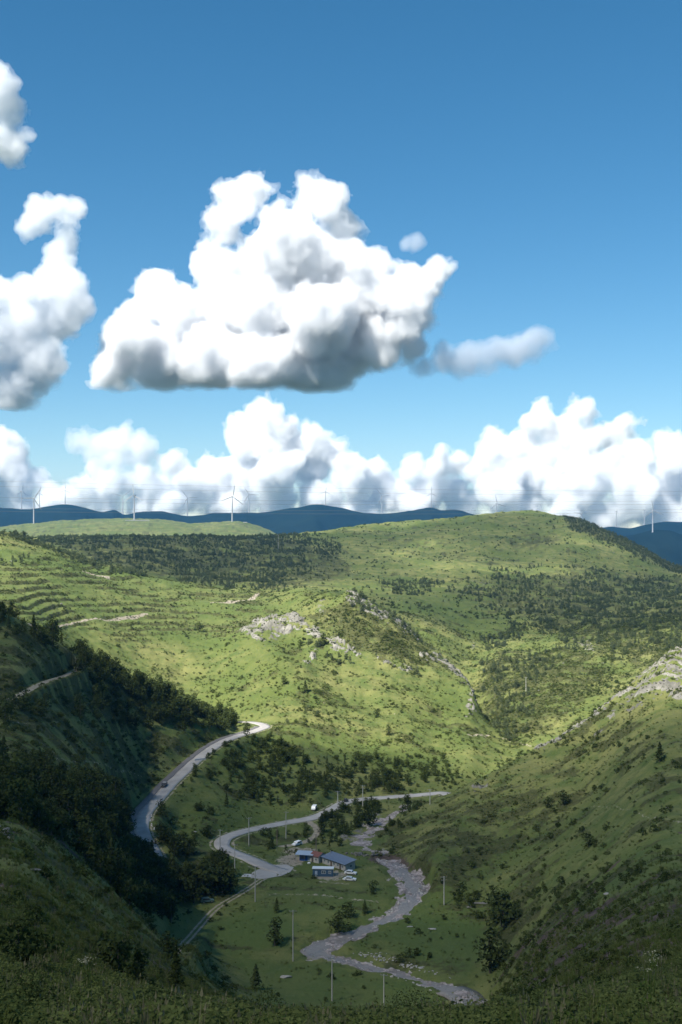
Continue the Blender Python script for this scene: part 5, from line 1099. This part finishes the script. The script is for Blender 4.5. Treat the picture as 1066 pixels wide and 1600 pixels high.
q_ = hit(491, 1265); q_[2] = max(q_[2], p[2] - .1); car(q_, a + .2, P_WHITE, 'white van stopped on the outer verge of the valley road', 'van')
p, a = on_path(ROAD_LOW, 520, 1274); q_ = hit(523, 1277); car(q_, a, P_DARK, 'black car parked on the inner verge of the valley road', 'saloon')
p, a = on_path(TRACK_B, 464, 1320); q_ = hit(464, 1321); car(q_, a + .3, P_WHITE, 'white hatchback parked on the dirt turning behind the huts', 'suv')
p, a = on_path(ROAD_UP, 253, 1229); car(p + np.array([math.sin(a), -math.cos(a), 0]) * 1.2 + np.array([0, 0, .07]), a, P_DARK, 'dark car with a pale roof driving on the climbing road', 'suv', P_SILV)
q_ = hit(324, 1410); car(q_, .35, P_GREEN, 'dark green car parked in the meadow beside the dirt track', 'suv')
q_ = hit(548, 1366); car(np.array([q_[0], q_[1], gz(q_[0], q_[1])]), -.3, P_WHITE, 'white car parked behind another by the end of the blue roofed house', 'saloon')
q_ = hit(547, 1376); car(np.array([q_[0], q_[1], gz(q_[0], q_[1])]), -.15, P_WHITE, 'white car parked nearest the stream in front of the blue roofed house', 'saloon', P_SILV)
# small three wheeler on the road
p, a = on_path(ROAD_LOW, 543, 1254); e = tag(empty('motor_tricycle', p + np.array([0, 0, .07]), a), 'small dark three wheeled vehicle on the valley road at the sunlit bend', 'tricycle')
MB().box((-.5, 0, .75), (1.5, 1.2, .7), bevel=.05).build('cargo_box', P_DARK, e); MB().prism([(.3, .4), (1.3, .4), (1.3, .9), (1.0, 1.7), (.3, 1.75)], -.55, .55).build('cab', P_DARK, e)
for x, y in ((-.7, .6), (-.7, -.6), (1.1, 0)): MB().tube((x, y - .08, .28), (x, y + .08, .28), .28, n=12).build('wheel', M_TYRE, e)

# ------------------------------------------------------------------ the huts
M_BLUE = simple('blue_sheet_roof', (0.165, 0.205, 0.275), 0.5, 0.0, var=0.10, scale=1.5); M_PALEBL = simple('pale_blue_sheet', (0.36, 0.44, 0.53), 0.5, var=0.08, scale=1.5); M_REDT = simple('red_tile', (0.22, 0.095, 0.075), 0.85, var=0.25, scale=2); M_WALL = simple('weathered_white_wall', (0.48, 0.46, 0.42), 0.9, var=0.2, scale=1.5); M_BLUEW = simple('dark_blue_panel', (0.045, 0.10, 0.17), 0.6, var=0.12, scale=2); M_BLUEK = simple('bright_blue_panel', (0.03, 0.11, 0.34), 0.55, var=0.08, scale=2); M_ROOFW = simple('white_roof_sheet', (0.66, 0.70, 0.72), 0.6, var=0.06, scale=2); M_DOOR = simple('door_wood', (0.10, 0.07, 0.05), 0.7, var=0.15); M_PANE = simple('window_glass', (0.10, 0.13, 0.15), 0.1, var=0.1); M_FRAME = simple('window_frame', (0.62, 0.62, 0.6), 0.6, var=0.05)
def window(parent, c, w, h, axis, frame=M_FRAME):
    sx, sy = ((w, .10) if axis == 'x' else (.10, w)); f = MB(); t = .09
    def bx(dx, dz, a, b): f.box((c[0] + (dx if axis == 'x' else 0), c[1] + (dx if axis == 'y' else 0), c[2] + dz), (a if axis == 'x' else .10, a if axis == 'y' else .10, b))
    bx(0, h / 2, w + t, t); bx(0, -h / 2, w + t, t); bx(-w / 2, 0, t, h - t - .002); bx(w / 2, 0, t, h - t - .002); bx(0, 0, t * .7, h - t - .002)
    o = f.build('window', frame, parent); MB().box(c, (w - .02 if axis == 'x' else .04, w - .02 if axis == 'y' else .04, h - .02)).build('pane', M_PANE, o); return o
def sheet_roof(parent, x0, x1, y0, y1, z0, z1, mat, n, tk=.07):
    """sloping roof of standing seam sheets, each sheet its own piece"""
    r = empty('roof', (0, 0, 0)); r.parent = parent; w_ = (x1 - x0) / n; me = None
    for k in range(n):
        if me is None:
            b = MB(); d = Vector((0, y1 - y0, z1 - z0)); rot = Matrix.Rotation(math.atan2(z1 - z0, y1 - y0), 4, 'X'); b.box((0, 0, 0), (w_ - .03, d.length, tk), rot=rot); b.box((w_ / 2 - .05, 0, .06), (.06, d.length - .004, tk), rot=rot)
            o = b.build('roof_sheet', mat, r); me = o.data
        else: o = link(bpy.data.objects.new('roof_sheet', me), r)
        o.location = (x0 + w_ * (k + .5), (y0 + y1) / 2, (z0 + z1) / 2)
    return r
# long blue roofed house
C_ = np.array([-0.9, 459.8]); e = tag(empty('blue_roof_house', (C_[0], C_[1], PADZ - .1), math.radians(-52.3)), 'long low house with a sloping blue sheet roof beside the stream', 'house')
MB().prism([(-2.3, -.4), (2.3, -.4), (2.3, 3.4), (-2.3, 2.5)], -7.0, 7.0, axis='X').build('wall', M_WALL, e)
sheet_roof(e, -7.5, 7.5, -2.9, 2.75, 2.52, 3.62, M_BLUE, 15)
for x in (-5.6, -3.2, .2, 2.6, 5.4): window(e, (x, -2.32, 1.45), 1.2, 1.1, 'x')
for x in (-1.5, 4.0):
    d_ = MB().box((x, -2.33, .95), (.95, .08, 1.95)).build('door', M_DOOR, e); MB().ball((x + .36, -2.39, .95), .06).build('handle', M_STEEL, d_)
window(e, (7.02, .3, 1.6), 1.2, .9, 'y')
MB().tube((-6.4, 1.2, 3.2), (-6.4, 1.2, 4.4), .16, n=8).build('chimney', M_STEEL, e)
# red roofed house
x, y = (497 - PX0) / FPX * 466.5, 466.5; e = tag(empty('red_roof_house', (x, y, PADZ - .1), math.radians(-40)), 'small white house with a red tiled roof between the blue roofs', 'house')
MB().prism([(-2.2, -.4), (2.2, -.4), (2.2, 2.5), (0, 3.5), (-2.2, 2.5)], -2.2, 2.2, axis='X').build('wall', M_WALL, e)
rf = empty('roof'); rf.parent = e; tme_ = None
for sgn in (-1, 1):
    for r_i in range(6):
        for c_i in range(8):
            if tme_ is None:
                o = MB().box((0, 0, 0), (.60, .52, .06), bevel=.0).build('tile', M_REDT, rf); tme_ = o.data
            else: o = link(bpy.data.objects.new('tile', tme_), rf)
            t = (r_i + .5) / 6; o.location = (-2.1 + .6 * c_i, sgn * 2.6 * t, 3.62 - 1.18 * t + .02 * (c_i % 2)); o.rotation_euler = (-sgn * .38, 0, 0)
MB().tube((-2.5, 0, 3.66), (2.5, 0, 3.66), .12, n=6).build('ridge', M_REDT, rf)
window(e, (1.0, -2.22, 1.4), 1.0, 1.0, 'x'); d_ = MB().box((-.8, -2.23, .95), (.9, .08, 1.9)).build('door', M_DOOR, e); MB().ball((-.45, -2.29, .95), .06).build('handle', M_STEEL, d_); window(e, (2.22, 0, 1.5), 1.0, .9, 'y')
# blue kiosk with a pale canopy
x, y = (478 - PX0) / FPX * 468, 468; e = tag(empty('blue_kiosk', (x, y, PADZ - .1), math.radians(-12)), 'bright blue kiosk under a pale blue canopy nearest the paved yard', 'kiosk')
MB().box((0, .4, 1.1), (4.4, 2.8, 3.0)).build('wall', M_BLUEK, e)
sheet_roof(e, -3.6, 3.4, -2.7, 2.1, 2.72, 3.15, M_PALEBL, 7)
for px_, py_ in ((-3.3, -2.4), (0, -2.45), (3.1, -2.4)): MB().tube((px_, py_, -.3), (px_, py_, 2.72), .06, n=8).build('post', M_STEEL, e)
MB().box((-.8, -1.02, 1.35), (2.0, .06, .9)).build('serving_hatch', M_PANE, e); d_ = MB().box((1.4, -1.03, .95), (.9, .06, 1.9)).build('door', M_PALEBL, e); MB().ball((1.05, -1.08, .95), .06).build('handle', M_STEEL, d_)
# dark blue cabin
q_ = hit(505, 1368); x, y = q_[0], q_[1]; zc = gz(x, y); e = tag(empty('cabin', (x, y, zc), math.radians(-4)), 'dark blue cabin with a flat white roof in front of the houses', 'cabin')
cw = empty('wall'); cw.parent = e; MB().box((0, 0, 1.25), (7.3, 2.7, 2.9)).build('wall_core', M_BLUEW, cw)
pm = None
for k in range(12):
    if pm is None: o = MB().box((0, 0, 0), (.52, .05, 2.7)).build('panel', M_BLUEW, cw); pm = o.data
    else: o = link(bpy.data.objects.new('panel', pm), cw)
    o.location = (-3.3 + .6 * k, -1.37, 1.25)
window(e, (.3, -1.41, 1.6), 1.5, 1.0, 'x'); d_ = MB().box((-2.4, -1.42, 1.0), (.9, .06, 2.0)).build('door', M_PALEBL, e); MB().ball((-2.05, -1.47, 1.0), .06).build('handle', M_STEEL, d_); window(e, (2.5, -1.41, 1.6), .9, .9, 'x')
MB().box((0, 0, 2.82), (7.8, 3.3, .22), bevel=.03).build('roof', M_ROOFW, e)
# things lying about the huts
q_ = hit(566, 1336); rb = np.random.default_rng(5)
e = tag(empty('rubble_heap', (q_[0], q_[1], gz(q_[0], q_[1]))), 'grey heap of rubble behind the blue roofed house', 'rubble heap')
for k in range(16):
    o = link(bpy.data.objects.new('rock', RK[k % 6]), e); o.location = (rb.normal() * 3.0, rb.normal() * 1.3, rb.uniform(0, .7)); o.scale = (rb.uniform(.5, 1.1),) * 3; o.rotation_euler = (rb.uniform(-.5, .5), rb.uniform(-.5, .5), rb.uniform(0, 6))
for px, row, lab in ((538, 1375, 'white sack dropped beside the parked white cars'), (483, 1350, 'white sack beside the blue kiosk')):
    q_ = hit(px, row); o = MB().ball((0, 0, .35), .55, (1.2, .8, .7), 12).build('sack', P_WHITE, None, True, loc=(q_[0], q_[1], gz(q_[0], q_[1]))); tag(o, lab, 'sack')
for k, (px, row) in enumerate([(233, 1276), (231, 1283), (233, 1290), (237, 1296)]):
    q_ = hit(px + 4, row); e = tag(empty('bollard', q_), 'small white guard post beside the lower bend of the climbing road', 'bollard', 'guard posts of the climbing road'); MB().box((0, 0, .35), (.4, .4, .9), bevel=.04).build('post', P_WHITE, e); MB().box((0, 0, .62), (.412, .412, .14)).build('band', M_RED, e)
q_ = hit(313, 1188); e = tag(empty('guard_wall', q_, math.radians(35)), 'short pale guard wall at the edge of the climbing road', 'guard wall'); MB().box((0, 0, .4), (6, .5, 1.1), bevel=.05).build('block', M_SLAB, e)
# near plants that stand out of the verge
def tall_plant(px, row, h, label, leafm, headm=None, n=3, cat='plant'):
    p = hit(px, row, None, 26); e = tag(empty('flowering_plant' if headm else 'leafy_bush', p), label, cat)
    if headm:
        for k in range(n):
            x, y = rng.uniform(-.35, .35), rng.uniform(-.2, .2); hh = h * rng.uniform(.75, 1.05); MB().tube((x * .4, y, 0), (x, y, hh), .018, .01, 5).build('stem', M_LEAF_BRIGHT, e)
            r2 = np.random.default_rng(k + int(px)); P_ = r2.normal(size=(26, 3)) * np.array([.13, .13, .03]) + np.array([x, y, hh]); V, F = leaf_quads(P_, np.tile([[0, 0, 1.0]], (26, 1)) + r2.normal(size=(26, 3)) * .5, .055, r2); tag(mobj('flower_head', mesh_np('flower_head', V, F), headm, e), kind='stuff')
        mobj('foliage', weed_mesh('foliage', int(px), h * .6, 7, .16), leafm, e)
    else: mobj('foliage', crown_mesh('foliage', int(px), h, h * 1.5, 900, .09, 'round', 7, .02), leafm, e)
    return e
M_UMBEL = simple('cream_flowers', (0.30, 0.28, 0.17), 0.9, var=0.1)
tall_plant(145, 1590, 2.2, 'cream flower heads on tall stems in the foreground at the left', M_LEAF_SHRUB, M_UMBEL, 3)
tall_plant(1012, 1592, 2.0, 'pale flowering weed in the foreground at the right', M_LEAF_BRIGHT, M_UMBEL, 4)
tall_plant(478, 1606, 0.75, 'lime green leafy bush at the bottom edge', M_LIME); tall_plant(985, 1604, 0.55, 'yellow green low bush at the bottom right', M_LIME)
for px, row, h, lab in ((50, 1596, 1.5, 'dark leafy bush in the foreground at the far left'), (420, 1606, 1.6, 'dark bush in the foreground right of the pointed tree'), (640, 1606, 1.9, 'dark bush in the foreground below the stream'), (820, 1602, 1.5, 'dark bush in the foreground below the right slope'), (255, 1604, 1.2, 'leafy bush low in the foreground'), (700, 1606, 1.1, 'dark low bush at the bottom edge near the end of the stream')): tall_plant(px, row, h, lab, M_LEAF_DARK, cat='bush')
